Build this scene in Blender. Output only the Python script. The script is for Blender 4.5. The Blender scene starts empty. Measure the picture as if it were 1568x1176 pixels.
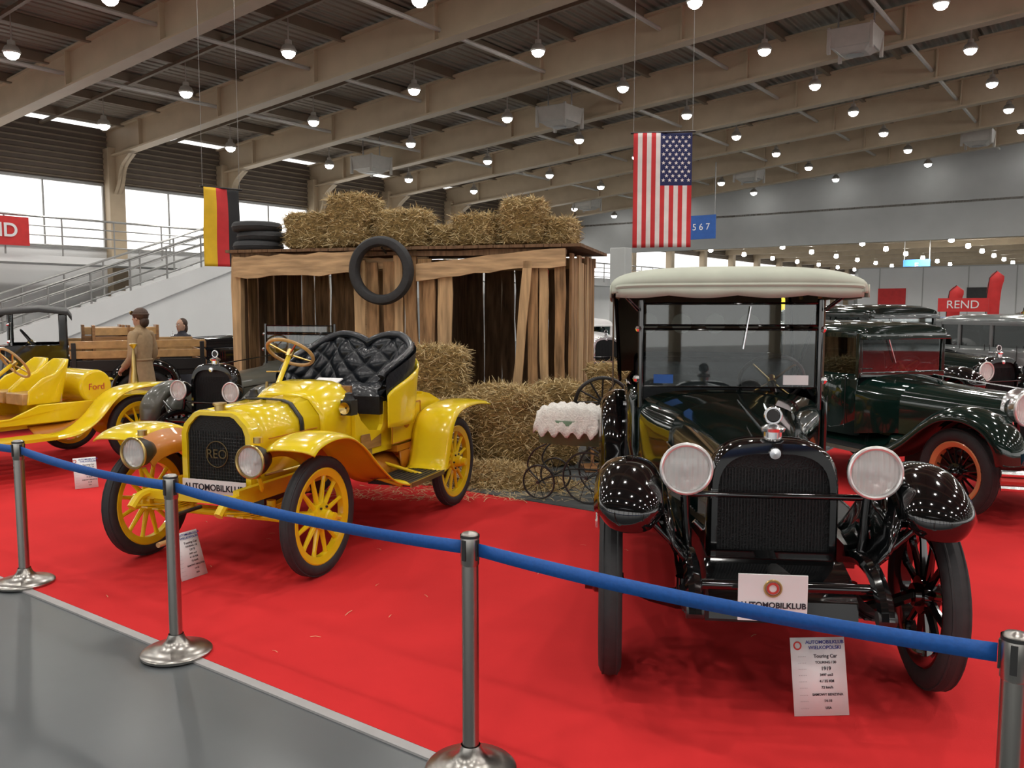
import bpy, bmesh, math, random
import mathutils
from mathutils import Vector, Matrix, Euler
random.seed(7)
sc=bpy.context.scene
try: sc.view_settings.view_transform='Standard'
except Exception: pass
def rr(a,b): return a+(b-a)*random.random()
# ------------------------------------------------------------ materials
def mat(name,col,rough=.5,metal=0.,coat=0.,var=.08,scale=6.,bump=0.,emit=0.,spec=.5,stretch=(1,1,1),detail=4):
    m=bpy.data.materials.new(name); m.use_nodes=True
    nt=m.node_tree; b=nt.nodes['Principled BSDF']
    b.inputs['Roughness'].default_value=rough; b.inputs['Metallic'].default_value=metal
    b.inputs['Coat Weight'].default_value=coat; b.inputs['Coat Roughness'].default_value=.04
    b.inputs['Specular IOR Level'].default_value=spec
    tc=nt.nodes.new('ShaderNodeTexCoord'); mp=nt.nodes.new('ShaderNodeMapping')
    mp.inputs['Scale'].default_value=stretch
    nz=nt.nodes.new('ShaderNodeTexNoise'); nz.inputs['Scale'].default_value=scale; nz.inputs['Detail'].default_value=detail
    cr=nt.nodes.new('ShaderNodeValToRGB')
    cr.color_ramp.elements[0].position=.3; cr.color_ramp.elements[1].position=.7
    cr.color_ramp.elements[0].color=(*[max(0,c*(1-var)) for c in col],1)
    cr.color_ramp.elements[1].color=(*[min(1,c*(1+var)) for c in col],1)
    L=nt.links.new
    L(tc.outputs['Object'],mp.inputs['Vector']); L(mp.outputs[0],nz.inputs['Vector']); L(nz.outputs['Fac'],cr.inputs[0]); L(cr.outputs[0],b.inputs['Base Color'])
    if bump>0:
        bp=nt.nodes.new('ShaderNodeBump'); bp.inputs['Strength'].default_value=bump; bp.inputs['Distance'].default_value=.02
        L(nz.outputs['Fac'],bp.inputs['Height']); L(bp.outputs[0],b.inputs['Normal'])
    if emit>0:
        b.inputs['Emission Color'].default_value=(*col,1); b.inputs['Emission Strength'].default_value=emit
    return m
def glassmat(name,tint=(.9,.95,.95),op=.05):
    m=bpy.data.materials.new(name); m.use_nodes=True; nt=m.node_tree; nt.nodes.clear()
    o=nt.nodes.new('ShaderNodeOutputMaterial'); t=nt.nodes.new('ShaderNodeBsdfTransparent'); g=nt.nodes.new('ShaderNodeBsdfGlossy')
    t.inputs[0].default_value=(*tint,1); g.inputs['Roughness'].default_value=.02
    mx=nt.nodes.new('ShaderNodeMixShader'); lw=nt.nodes.new('ShaderNodeLayerWeight'); lw.inputs[0].default_value=.3
    ma=nt.nodes.new('ShaderNodeMath'); ma.operation='MULTIPLY_ADD'; ma.inputs[1].default_value=.5; ma.inputs[2].default_value=op
    L=nt.links.new; L(lw.outputs['Fresnel'],ma.inputs[0]); L(ma.outputs[0],mx.inputs[0]); L(t.outputs[0],mx.inputs[1]); L(g.outputs[0],mx.inputs[2]); L(mx.outputs[0],o.inputs[0])
    return m
YEL=mat('yellow_paint',(.86,.64,.012),.22,0,.7,.02)
YEL2=mat('yellow_enamel',(.80,.56,.01),.35,0,.3,.04)
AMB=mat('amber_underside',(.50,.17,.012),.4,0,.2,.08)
BLK=mat('black_gloss_paint',(.0045,.005,.0055),.08,0,1,.1)
BLKM=mat('black_satin',(.014,.014,.015),.45,0,0,.15)
LEA=mat('black_leather',(.014,.017,.022),.30,0,.2,.2,30,.15)
RUB=mat('tyre_rubber',(.028,.029,.031),.7,0,0,.15,20,.1)
CHR=mat('chrome',(.85,.86,.88),.2,1,0,.03)
RIMC=mat('nickel_rim',(.78,.78,.77),.32,.75,.3,.03)
STL=mat('brushed_steel',(.40,.385,.36),.28,1,0,.06,40,0,0,.5,(1,1,.05))
BRS=mat('brass',(.62,.45,.18),.28,1,0,.08)
BRSD=mat('aged_brass',(.16,.12,.06),.5,.8,0,.08)
DKM=mat('dark_metal',(.05,.05,.05),.4,.6,0,.1)
GRN=mat('dark_green_paint',(.003,.011,.009),.1,0,1,.1)
GRN2=mat('bottle_green_paint',(.004,.017,.013),.1,0,1,.1)
GRY=mat('grey_olive_paint',(.07,.072,.058),.35,0,.3,.15)
GRYL=mat('mid_grey_paint',(.14,.155,.155),.2,0,.6,.05)
WHT=mat('white_paint',(.8,.8,.8),.3,0,.5,.03)
CANV=mat('cream_canvas',(.52,.55,.46),.85,0,0,.07,5,.1)
CANI=mat('canvas_inside',(.16,.12,.08),.9,0,0,.1)
ORA=mat('orange_rim',(.62,.25,.10),.3,0,.5,.04)
GLS=glassmat('clear_glass'); GLD=glassmat('tinted_glass',(.35,.4,.4),.08)
REF=mat('reflector',(.82,.82,.80),.35,.55,0,.02)
PAP=mat('white_paper',(.82,.83,.84),.6,0,0,.02)
INK=mat('ink',(.02,.02,.03),.7)
INKR=mat('red_ink',(.55,.05,.04),.7); INKB=mat('blue_ink',(.03,.06,.3),.7)
WDV=mat('plank_wood_upright',(.33,.19,.09),.75,0,0,.55,5,.35,0,.3,(4,4,.45),7)
WDV2=mat('plank_wood_pale',(.52,.34,.18),.75,0,0,.35,5,.3,0,.3,(4,4,.4),7)
WDH=mat('plank_wood_level',(.50,.33,.18),.75,0,0,.35,5,.3,0,.3,(.5,4,4),7)
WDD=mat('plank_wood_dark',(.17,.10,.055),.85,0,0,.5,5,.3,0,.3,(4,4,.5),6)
WBR=mat('varnished_wood',(.30,.15,.06),.4,0,.3,.3,6,.1,0,.5,(1,6,6))
TAN=mat('tan_wood_rim',(.48,.29,.12),.35,0,.3,.2,10)
ST1=mat('straw_gold',(.52,.38,.17),.8,0,0,.3,12); ST2=mat('straw_pale',(.68,.55,.31),.8,0,0,.2,12); ST3=mat('straw_brown',(.28,.19,.08),.85,0,0,.3,12)
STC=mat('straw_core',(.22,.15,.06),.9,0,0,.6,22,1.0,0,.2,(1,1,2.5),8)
RED=mat('red_banner',(.62,.03,.03),.6); BLU=mat('blue_sign',(.02,.10,.38),.5); YLS=mat('yellow_banner',(.8,.6,.03),.6)
BELT=mat('blue_webbing',(.008,.10,.40),.55,0,0,.1,80,.1)
SKIN=mat('skin',(.50,.30,.21),.55); COAT=mat('beige_coat',(.38,.27,.155),.8,0,0,.1,20,.1); CAP=mat('leather_cap',(.07,.035,.02),.5); HAIR=mat('brown_hair',(.05,.025,.014),.6,0,0,.3,40,.3)
DRK=mat('dark_clothes',(.03,.03,.04),.8)
BEAM=mat('beam_tan_paint',(.44,.35,.24),.5,0,0,.06,2)
PURL=mat('purlin_brown_paint',(.19,.15,.105),.6,0,0,.08,2)
WLW=mat('wall_white',(.78,.79,.79),.7,0,0,.03,1); WLG=mat('wall_grey',(.46,.47,.46),.7,0,0,.05,1)
LOUV=mat('louvre_brown',(.15,.12,.095),.6,0,0,.1,2); RAIL=mat('rail_grey',(.33,.33,.32),.4,.5)
UNIT=mat('heater_unit_paint',(.42,.40,.36),.5,0,0,.05)
EMI=mat('lamp_glow',(1,.98,.95),.5,0,0,0,1,0,30)
GPD=mat('pram_green',(.10,.17,.09),.4,0,.3,.1); LACE=mat('white_lace',(.78,.76,.72),.9,0,0,.15,60,.6)
def floor_mat():
    m=mat('polished_grey_floor',(.105,.118,.124),.26,0,0,.10,1.3,0,0,.5); nt=m.node_tree; b=nt.nodes['Principled BSDF']
    n=nt.nodes.new('ShaderNodeTexNoise'); n.inputs['Scale'].default_value=.8; n.inputs['Detail'].default_value=5
    r=nt.nodes.new('ShaderNodeMapRange'); r.inputs['To Min'].default_value=.18; r.inputs['To Max'].default_value=.36
    nt.links.new(n.outputs['Fac'],r.inputs['Value']); nt.links.new(r.outputs[0],b.inputs['Roughness']); return m
FLR=floor_mat()
CARP=mat('red_carpet',(.66,.030,.032),.95,0,0,.10,1.1,0,0,.15,(1,1,1),10)
def addfine(m,sc_=350,st=.25):
    nt=m.node_tree; b=nt.nodes['Principled BSDF']; tc=nt.nodes.new('ShaderNodeTexCoord'); n=nt.nodes.new('ShaderNodeTexNoise'); n.inputs['Scale'].default_value=sc_
    bp=nt.nodes.new('ShaderNodeBump'); bp.inputs['Strength'].default_value=st; bp.inputs['Distance'].default_value=.004
    nt.links.new(tc.outputs['Object'],n.inputs['Vector']); nt.links.new(n.outputs['Fac'],bp.inputs['Height']); nt.links.new(bp.outputs[0],b.inputs['Normal'])
addfine(CARP)
GMAT=mat('dark_grey_mat',(.075,.088,.092),.6,0,0,.12,3); TAPE=mat('grey_tape',(.40,.39,.39),.5)
DECK=mat('corrugated_deck',(.25,.21,.165),.7,0,0,.06,1)
def corr(m):
    nt=m.node_tree; b=nt.nodes['Principled BSDF']; tc=nt.nodes.new('ShaderNodeTexCoord'); w=nt.nodes.new('ShaderNodeTexWave'); w.bands_direction='X'; w.inputs['Scale'].default_value=1.4
    bp=nt.nodes.new('ShaderNodeBump'); bp.inputs['Strength'].default_value=1; bp.inputs['Distance'].default_value=.08
    nt.links.new(tc.outputs['Object'],w.inputs['Vector']); nt.links.new(w.outputs['Fac'],bp.inputs['Height']); nt.links.new(bp.outputs[0],b.inputs['Normal'])
corr(DECK)
CORE=mat('radiator_core',(.012,.013,.014),.5,.3,0,.3,120,.4)
def lensg():
    m=bpy.data.materials.new('ribbed_lens'); m.use_nodes=True; nt=m.node_tree; nt.nodes.clear()
    o=nt.nodes.new('ShaderNodeOutputMaterial'); t=nt.nodes.new('ShaderNodeBsdfTransparent'); g=nt.nodes.new('ShaderNodeBsdfPrincipled')
    g.inputs['Base Color'].default_value=(.85,.87,.86,1); g.inputs['Roughness'].default_value=.06; g.inputs['Metallic'].default_value=.0; g.inputs['Coat Weight'].default_value=1
    w=nt.nodes.new('ShaderNodeTexWave'); w.bands_direction='Y'; w.inputs['Scale'].default_value=14; tc=nt.nodes.new('ShaderNodeTexCoord'); bp=nt.nodes.new('ShaderNodeBump'); bp.inputs['Strength'].default_value=.6; bp.inputs['Distance'].default_value=.01
    mx=nt.nodes.new('ShaderNodeMixShader'); mx.inputs[0].default_value=.42; L=nt.links.new
    L(tc.outputs['Object'],w.inputs['Vector']); L(w.outputs['Fac'],bp.inputs['Height']); L(bp.outputs[0],g.inputs['Normal']); L(t.outputs[0],mx.inputs[1]); L(g.outputs[0],mx.inputs[2]); L(mx.outputs[0],o.inputs[0]); return m
LENSG=lensg()
# ------------------------------------------------------------ mesh builder
def frame(ax):
    ax=Vector(ax).normalized(); t=Vector((0,0,1)) if abs(ax.z)<.9 else Vector((1,0,0))
    a=ax.cross(t).normalized(); b=ax.cross(a).normalized(); return a,b
def cr(pts,k=6):
    P=[Vector(p) for p in pts]; out=[]
    for i in range(len(P)-1):
        p0=P[max(i-1,0)];p1=P[i];p2=P[i+1];p3=P[min(i+2,len(P)-1)]
        for j in range(k):
            t=j/k; out.append(.5*((2*p1)+(p2-p0)*t+(2*p0-5*p1+4*p2-p3)*t*t+(3*p1-p0-3*p2+p3)*t**3))
    out.append(P[-1]); return out
class MB:
    def __init__(s,name): s.n=name; s.v=[]; s.f=[]; s.fm=[]; s.mats=[]
    def mi(s,m):
        if m not in s.mats: s.mats.append(m)
        return s.mats.index(m)
    def add(s,vs,fs,m):
        o=len(s.v); s.v+= [tuple(v) for v in vs]; k=s.mi(m)
        for f in fs: s.f.append([i+o for i in f]); s.fm.append(k)
    def box(s,c,d,m,rot=None,taper=None):
        x,y,z=[q/2 for q in d]; tx,ty=taper or (1,1)
        vs=[Vector((-x,-y,-z)),Vector((x,-y,-z)),Vector((x,y,-z)),Vector((-x,y,-z)),Vector((-x*tx,-y*ty,z)),Vector((x*tx,-y*ty,z)),Vector((x*tx,y*ty,z)),Vector((-x*tx,y*ty,z))]
        if rot: e=Euler(rot).to_matrix(); vs=[e@v for v in vs]
        c=Vector(c); s.add([v+c for v in vs],[(0,3,2,1),(4,5,6,7),(0,1,5,4),(1,2,6,5),(2,3,7,6),(3,0,4,7)],m)
    def lathe(s,prof,c,ax,m,n=28):
        a,b=frame(ax); ax=Vector(ax).normalized(); c=Vector(c); vs=[];fs=[]
        for (h,r) in prof:
            for i in range(n):
                t=2*math.pi*i/n; vs.append(c+ax*h+(a*math.cos(t)+b*math.sin(t))*max(r,1e-4))
        for j in range(len(prof)-1):
            for i in range(n): fs.append((j*n+i,j*n+(i+1)%n,(j+1)*n+(i+1)%n,(j+1)*n+i))
        s.add(vs,fs,m)
    def cyl(s,p0,p1,r0,m,r1=None,n=14):
        p0=Vector(p0);p1=Vector(p1);L=(p1-p0).length
        if L<1e-6: return
        r1=r0 if r1 is None else r1
        s.lathe([(0,0),(0,r0),(L,r1),(L,0)],p0,p1-p0,m,n)
    def torus(s,c,ax,Rr,r,m,n=36,k=10,sq=1.,sx=1.):
        prof=[]
        for i in range(k+1):
            t=2*math.pi*i/k; cc,ss=math.cos(t),math.sin(t)
            f=lambda q: math.copysign(abs(q)**sq,q)
            prof.append((f(ss)*r*sx,Rr+f(cc)*r))
        s.lathe(prof,c,ax,m,n)
    def tube(s,pts,r,m,n=8,closed=False):
        P=[Vector(p) for p in pts]; N=len(P); rs=r if isinstance(r,(list,tuple)) else [r]*N
        vs=[];fs=[];a=None
        for i,p in enumerate(P):
            if closed: t=P[(i+1)%N]-P[i-1]
            else: t=P[min(i+1,N-1)]-P[max(i-1,0)]
            t.normalize()
            if a is None: a,b=frame(t)
            else: a=(a-t*a.dot(t)).normalized()
            b=t.cross(a)
            for j in range(n):
                q=2*math.pi*j/n; vs.append(p+(a*math.cos(q)+b*math.sin(q))*rs[i])
        M=N if closed else N-1
        for i in range(M):
            i2=(i+1)%N
            for j in range(n): fs.append((i*n+j,i*n+(j+1)%n,i2*n+(j+1)%n,i2*n+j))
        if not closed: fs.append(tuple(range(n))[::-1]); fs.append(tuple((N-1)*n+j for j in range(n)))
        s.add(vs,fs,m)
    def loft(s,secs,m,closed=False,cap0=False,cap1=False):
        k=len(secs[0]); vs=[v for q in secs for v in q]; fs=[]
        for i in range(len(secs)-1):
            for j in range(k if closed else k-1):
                j2=(j+1)%k; fs.append((i*k+j,i*k+j2,(i+1)*k+j2,(i+1)*k+j))
        if cap0: fs.append(tuple(range(k))[::-1])
        if cap1: fs.append(tuple((len(secs)-1)*k+j for j in range(k)))
        s.add(vs,fs,m)
    def poly(s,pts,off,m):
        off=Vector(off); n=len(pts); vs=[Vector(p) for p in pts]+[Vector(p)+off for p in pts]
        fs=[tuple(range(n))[::-1],tuple(n+i for i in range(n))]+[(i,(i+1)%n,n+(i+1)%n,n+i) for i in range(n)]
        s.add(vs,fs,m)
    def ball(s,c,r,m,sc_=(1,1,1),n=16):
        k=n//2; prof=[(-math.cos(math.pi*i/k),math.sin(math.pi*i/k)) for i in range(k+1)]
        vs=[];fs=[]
        for (h,q) in prof:
            for i in range(n):
                t=2*math.pi*i/n; vs.append(Vector((max(q,1e-4)*math.cos(t)*r*sc_[0],max(q,1e-4)*math.sin(t)*r*sc_[1],h*r*sc_[2]))+Vector(c))
        for j in range(k):
            for i in range(n): fs.append((j*n+i,j*n+(i+1)%n,(j+1)*n+(i+1)%n,(j+1)*n+i))
        s.add(vs,fs,m)
    def build(s,parent=None,loc=(0,0,0),rz=0,solid=0,bevel=0,ang=35,recalc=True,smooth=True,merge=False):
        me=bpy.data.meshes.new(s.n); me.from_pydata(s.v,[],s.f)
        for m in s.mats: me.materials.append(m)
        for p,k in zip(me.polygons,s.fm): p.material_index=k; p.use_smooth=smooth
        bm=bmesh.new(); bm.from_mesh(me)
        if merge: bmesh.ops.remove_doubles(bm,verts=bm.verts,dist=.0005)
        if recalc: bmesh.ops.recalc_face_normals(bm,faces=bm.faces)
        if smooth:
            A=math.radians(ang)
            for e in bm.edges:
                if len(e.link_faces)==2 and e.calc_face_angle(0)>A: e.smooth=False
        bm.to_mesh(me); bm.free()
        o=bpy.data.objects.new(s.n,me); sc.collection.objects.link(o)
        o.location=loc; o.rotation_euler=(0,0,rz)
        if parent: o.parent=parent
        if solid: q=o.modifiers.new('s','SOLIDIFY'); q.thickness=solid; q.offset=0
        if bevel: q=o.modifiers.new('b','BEVEL'); q.width=bevel; q.segments=2; q.limit_method='ANGLE'; q.angle_limit=math.radians(40)
        return o
def empty(name,loc=(0,0,0),rz=0):
    o=bpy.data.objects.new(name,None); sc.collection.objects.link(o); o.location=loc; o.rotation_euler=(0,0,rz); o.empty_display_size=.2; return o
def text(body,size,loc,rot,m,parent,name='lettering',ext=.001,ax='CENTER',off=0):
    c=bpy.data.curves.new(name,'FONT'); c.body=body; c.size=size; c.extrude=ext; c.align_x=ax; c.align_y='CENTER'; c.offset=off
    o=bpy.data.objects.new(name,c); sc.collection.objects.link(o); o.location=loc; o.rotation_euler=rot; c.materials.append(m); o.parent=parent; return o
RF=(math.pi/2,0,math.pi/2)
# ------------------------------------------------------------ hall
HA=math.atan2(-.59,.81)
def HW(U,V,z=0):
    c,s_=math.cos(HA),math.sin(HA); return (U*c-V*s_,U*s_+V*c,z)
def zb(U):
    s_=U+26
    return 6.3+.08*(s_ if s_<30 else 60-s_)
b=MB('floor'); b.box((4,40,-.1),(62,126,.2),FLR); b.build(rz=HA)
b=MB('carpet'); b.poly([(-22,2.38,0),(26,2.38,0),(26,16,0),(-2.9,16,0),(-2.9,6.12,0),(-22,6.12,0)],(0,0,.008),CARP); b.build(rz=HA)
b=MB('trim_1'); b.box((2,2.35,.005),(48,.05,.01),TAPE); b.build(rz=HA)
b=MB('grey_floor_mat'); b.box((-8.5,9.6,.003),(11.1,6.9,.006),GMAT); b.build(rz=HA)
b=MB('ceiling')
for (u0,u1) in((-26,4),(4,34)):
    b.poly([(u0,-14,zb(u0)+1.02),(u1,-14,zb(u1)+1.02),(u1,42,zb(u1)+1.02),(u0,42,zb(u0)+1.02)],(0,0,.1),DECK)
b.poly([(-26,42,6.3),(34,42,6.3),(34,102,6.3),(-26,102,6.3)],(0,0,.1),DECK)
b.build(rz=HA,smooth=False)
b=MB('roof_beams')
beamV=[14.4+4.03*i for i in range(-6,7)]
for V in beamV:
    for (u0,u1) in((-26,4),(4,34)):
        z0,z1=zb(u0),zb(u1); L=math.hypot(u1-u0,z1-z0); an=-math.atan2(z1-z0,u1-u0); cx=(u0+u1)/2; cz=(z0+z1)/2
        b.box((cx,V,cz+.02),(L,.34,.05),BEAM,(0,an,0)); b.box((cx,V,cz+.43),(L,.05,.82),BEAM,(0,an,0)); b.box((cx,V,cz+.84),(L,.30,.05),BEAM,(0,an,0))
        k=int(L/3.85)
        for i in range(k+1):
            U=-26+2.0+3.85*i if u0<0 else 4+1.2+3.85*i
            if U<u1: b.box((U,V,zb(U)+.43),(.04,.30,.80),BEAM)
    kn=cr([(-25.7,0,5.0),(-25.3,0,5.5),(-25.1,0,6.0),(-24.6,0,6.34)],4)
    b.loft([[(p.x,V-.12,p.z),(p.x,V+.12,p.z)] for p in kn],BEAM); b.poly([(p.x,V-.02,p.z) for p in kn]+[(-25.75,V-.02,6.4)],(0,.04,0),BEAM)
for V in [46+6*i for i in range(9)]:
    b.box((4,V,6.05),(60,.3,.5),BEAM)
b.build(rz=HA,smooth=False)
b=MB('roof_purlins')
for i in range(31):
    U=-25+1.925*i
    b.box((U,14,zb(U)+.90),(.12,56,.22),PURL)
for V in [12.4+4.03*i for i in range(-5,7)]:
    for (u0,u1) in((-26,4),(4,34)):
        z0,z1=zb(u0),zb(u1); L=math.hypot(u1-u0,z1-z0); an=-math.atan2(z1-z0,u1-u0)
        b.box(((u0+u1)/2,V,(z0+z1)/2+.78),(L,.08,.08),PURL,(0,an,0))
b.build(rz=HA,smooth=False)
b=MB('ceiling_pipes')
for U,dz in((-20.2,.35),(-12.4,.3),(-4.9,.3),(-9.2,.5),(-16.6,.5)):
    b.tube([(U,-10,zb(U)-.02+dz),(U,41,zb(U)-.02+dz)],.05,UNIT)
b.build(rz=HA)
b=MB('ceiling_lamps'); lamppos=[]
for i in range(15):
    for j in range(12):
        U=-26+3.05+3.85*i; V=.55+4.03*(j-1); z=zb(U)+.12
        if V>41: continue
        b.lathe([(0,0.12),(0,.155),(.03,.18),(.14,.13),(.17,.08),(.26,.07),(.28,.02),(.8,.01)],(U,V,z),(0,0,1),UNIT,16)
        b.lathe([(-.12,0),(-.11,.07),(-.06,.13),(.0,.15)],(U,V,z),(0,0,1),EMI,12)
        lamppos.append((U,V,z))
for i in range(12):
    for j in range(9):
        U=-23+4.8*i; V=48+6*j; b.lathe([(-.1,0),(-.06,.12),(0,.16),(.2,.12),(.2,0)],(U,V,5.5),(0,0,1),EMI,10)
lampo=b.build(rz=HA)
cnt=0
def bulb(U,V,z,en,r=.16):
    l=bpy.data.lights.new('lamp_bulb','SPOT'); l.energy=en; l.spot_size=math.radians(155); l.spot_blend=.6; l.shadow_soft_size=r; l.color=(1,.96,.90)
    o=bpy.data.objects.new('lamp_bulb',l); sc.collection.objects.link(o); o.location=(U,V,z); o.parent=lampo
for (U,V,z) in lamppos:
    if -24<U<14 and -4<V<39: bulb(U,V,z-.18,195); cnt+=1
for U in(-18.2,-8.6,1.0,10.6):
    for V in(48,60,78): bulb(U,V,5.3,2200,.2); cnt+=1
# left wall
b=MB('wall_left')
b.box((-26.1,40,1.75),(.2,126,3.5),WLW)
b.box((-26.1,40,6.35),(.2,126,1.7),LOUV)
for k in range(9): b.box((-25.97,40,5.62+k*.17),(.06,126,.05),PURL,(0,.5,0))
b.build(rz=HA,smooth=False)
cols=MB('wall_columns')
for V in beamV+[42.6+5.5*i for i in range(11)]:
    cols.box((-25.8,V,3.3),(.36,.34,6.6),BEAM); cols.box((-25.55,V,3.3),(.05,.5,6.6),BEAM)
cols.build(rz=HA,smooth=False)
for i,V in enumerate(beamV):
    b=MB('window_%d'%(i+1)); y0=V+.2;y1=V+3.83
    for z in(3.53,5.5): b.box((-26,(y0+y1)/2,z),(.1,y1-y0,.08),RAIL)
    for t in(0,1): b.box((-26,y0+(y1-y0)*t,4.5),(.08,.06,2.0),RAIL)
    b.box((-26,(y0+y1)/2,4.5),(.05,.04,2.0),RAIL)
    b.build(rz=HA,smooth=False)
b=MB('gallery'); b.box((-24.8,32,3.05),(1.3,92,.2),WLW)
b.build(rz=HA,smooth=False)
b=MB('gallery_railing')
for z in(3.45,3.7,3.95,4.2): b.tube([(-24.2,-12,z),(-24.2,78,z)],.022 if z<4.1 else .035,RAIL,6)
for i in range(60): V=-12+1.5*i; b.cyl((-24.2,V,3.15),(-24.2,V,4.2),.025,RAIL,n=6)
b.build(rz=HA)
st=empty('staircase',(0,0,0),HA)
b=MB('steps'); n=20; V0=16.4; rise=3.15/n; run=.45
for i in range(n):
    V=V0-(n-i)*run; b.box((-23.35,V+run/2,(i+1)*rise/2),(1.4,run,(i+1)*rise),WLW)
b.box((-23.35,V0+.9,3.05),(1.4,1.8,.2),WLW)
b.build(st,smooth=False)
b=MB('stringer'); Vb=V0-n*run
b.poly([(-22.62,Vb-.2,0),(-22.62,Vb-.2,.3),(-22.62,V0,3.3),(-22.62,V0+1.8,3.3),(-22.62,V0+1.8,2.9),(-22.62,V0,2.9),(-22.62,Vb+1.2,0)],(.08,0,0),WLW)
b.build(st,smooth=False)
b=MB('handrail')
for uu in(-22.6,-24.0):
    for h in(.35,.6,.85,1.1): b.tube([(uu,Vb,h),(uu,V0,3.15+h),(uu,V0+1.8,3.15+h)],.025 if h<1 else .035,RAIL,6)
    for i in range(9):
        V=Vb+i*(V0-Vb)/8; z=(V-Vb)/(V0-Vb)*3.15; b.cyl((uu,V,z),(uu,V,z+1.1),.03,RAIL,n=6)
b.build(st)
b=MB('grey_kiosk'); b.box((-22.9,23,1.4),(1.8,7.5,2.8),WLG); b.box((-21.98,21,1.9),(.06,1.0,.7),DKM); b.box((-21.98,24,1.05),(.06,.95,2.1),RAIL); b.box((-22.9,23,2.84),(1.9,7.6,.08),WLW)
b.build(rz=HA,smooth=False)
b=MB('wall_bulkhead'); b.poly([(-26,42,4.75),(34,42,4.75),(34,42,zb(34)+1),(4,42,zb(4)+1),(-26,42,zb(-26)+1)],(0,.3,0),WLG)
b.build(rz=HA,smooth=False)
b=MB('wall_far'); b.box((4,102,3.2),(60,.2,6.4),WLG); b.build(rz=HA)
b=MB('wall_right'); b.box((34.1,40,.5),(.2,126,1.0),WLW); b.box((34.1,40,6.2),(.2,126,1.6),LOUV)
for i in range(30): b.box((34,-12+4.03*i,3.5),(.3,.3,6),BEAM)
b.build(rz=HA,smooth=False)
b=MB('wall_back'); b.box((4,-14.1,7.2),(60,.2,3.8),LOUV)
for i in range(16): b.box((-26+4*i,-14,3),(.3,.3,6),BEAM)
b.build(rz=HA,smooth=False)
def hunit(U,V):
    e=empty('ceiling_heater',HW(U,V,zb(U)),HA); b=MB('casing')
    b.box((0,0,.0),(.9,.9,.42),UNIT,None,(1.15,1.15)); b.box((0,0,-.26),(.55,.55,.12),UNIT,None,(1.5,1.5)); b.cyl((0,0,-.34),(0,0,-.30),.2,RAIL)
    for a in(-1,1):
        for c in(-1,1): b.box((a*.47,c*.47,-.05),(.08,.08,.6),UNIT)
        b.cyl((a*.4,0,.2),(a*.4,0,.88),.025,RAIL,n=6)
    b.build(e,bevel=.01)
for U,V in((-21.5,21.3),(-13.8,21.3),(-5.6,21.3),(-13.4,35.3),(-5,36),(-21.3,35.3)): hunit(U,V)
def panel(name,U,V,z0,z1,w,m,txt=None,tm=None,rz=0,ts=.4,top=6.6):
    e=empty(name,HW(U,V,0),HA+rz); b=MB('panel'); b.box((0,0,(z0+z1)/2),(w,.06,z1-z0),m); 
    for q in(-1,1): b.cyl((q*(w/2-.04),0,0 if z0<3.4 else z1),(q*(w/2-.04),0,z1 if z0<3.4 else top),.02,RAIL,n=6)
    b.build(e)
    if txt: text(txt,ts,(0,-.04,(z0+z1)/2),(math.pi/2,0,0),tm or PAP,e)
e=empty('red_sign',HW(-24.06,10.1,3.75),HA); b=MB('panel'); b.box((0,0,0),(.05,1.9,.75),RED); b.build(e); text('REND',.5,(.04,0,0),RF,PAP,e,off=.01)
panel('red_sign',-11.2,17.5,2.35,2.9,1.1,RED,'GD',ts=.35)
panel('blue_sign',-13.6,31,4.35,5.25,1.15,BLU,'5 6 7',ts=.35,top=7.2)
panel('blue_sign',-9.4,49,3.6,4.25,1.3,BLU,'E',ts=.4,top=5.9)
for i,(U,V,w,h) in enumerate(((-5,46,13,3.7),(10,45,14,3.4),(-6,58,10,3.4),(-17.5,52,4,3.2),(-2,66,14,4.2))):
    b=MB('booth_partition'); b.box((U,V,h/2),(w,.1,h),WLW); b.box((U-w/2,V+1.5,h/2),(.1,3,h),WLW); b.box((U+w/2,V+1.5,h/2),(.1,3,h),WLW); b.box((U,V+1.5,h),(w,3,.12),WLG)
    for k in range(int(w/2)): b.box((U-w/2+2*k+1,V-.06,h/2),(.05,.02,h),WLG)
    for k in range(int(w/4)): b.box((U-w/2+4*k+1.6,V-.08,h*.62),(1.3,.03,.8),(RED,DKM,BLU,YLS)[(k+i)%4])
    b.build(rz=HA)
def beachflag(U,V,h,m):
    e=empty('feather_banner',HW(U,V,0),HA-.1); b=MB('pole'); b.tube([(0,0,0),(0,0,h*.7),(.06,0,h*.93),(.24,0,h)],.012,DKM,6); b.cyl((0,0,0),(0,0,.04),.2,DKM)
    b.build(e); b=MB('cloth'); pl=cr([(0,0,.5),(0,0,h*.7),(.06,0,h*.93),(.24,0,h)],5)
    b.loft([[p,(min(p[0]+.34,.42),.03,p[2]-(.15 if p[2]>h*.7 else 0))] for i,p in enumerate(pl)],m); b.build(e,solid=.01)
beachflag(-4.3,26.7,2.35,RED); beachflag(-3.4,27.3,2.75,RED); beachflag(-1.95,20.9,1.85,YLS)
b=MB('exhibition_pillar'); b.box((-14.6,26.5,1.9),(.6,.5,3.8),WLG); b.build(rz=HA,bevel=.02)
panel('red_sign',-3.7,25.4,1.62,1.98,1.2,RED,'REND',ts=.3)
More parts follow.
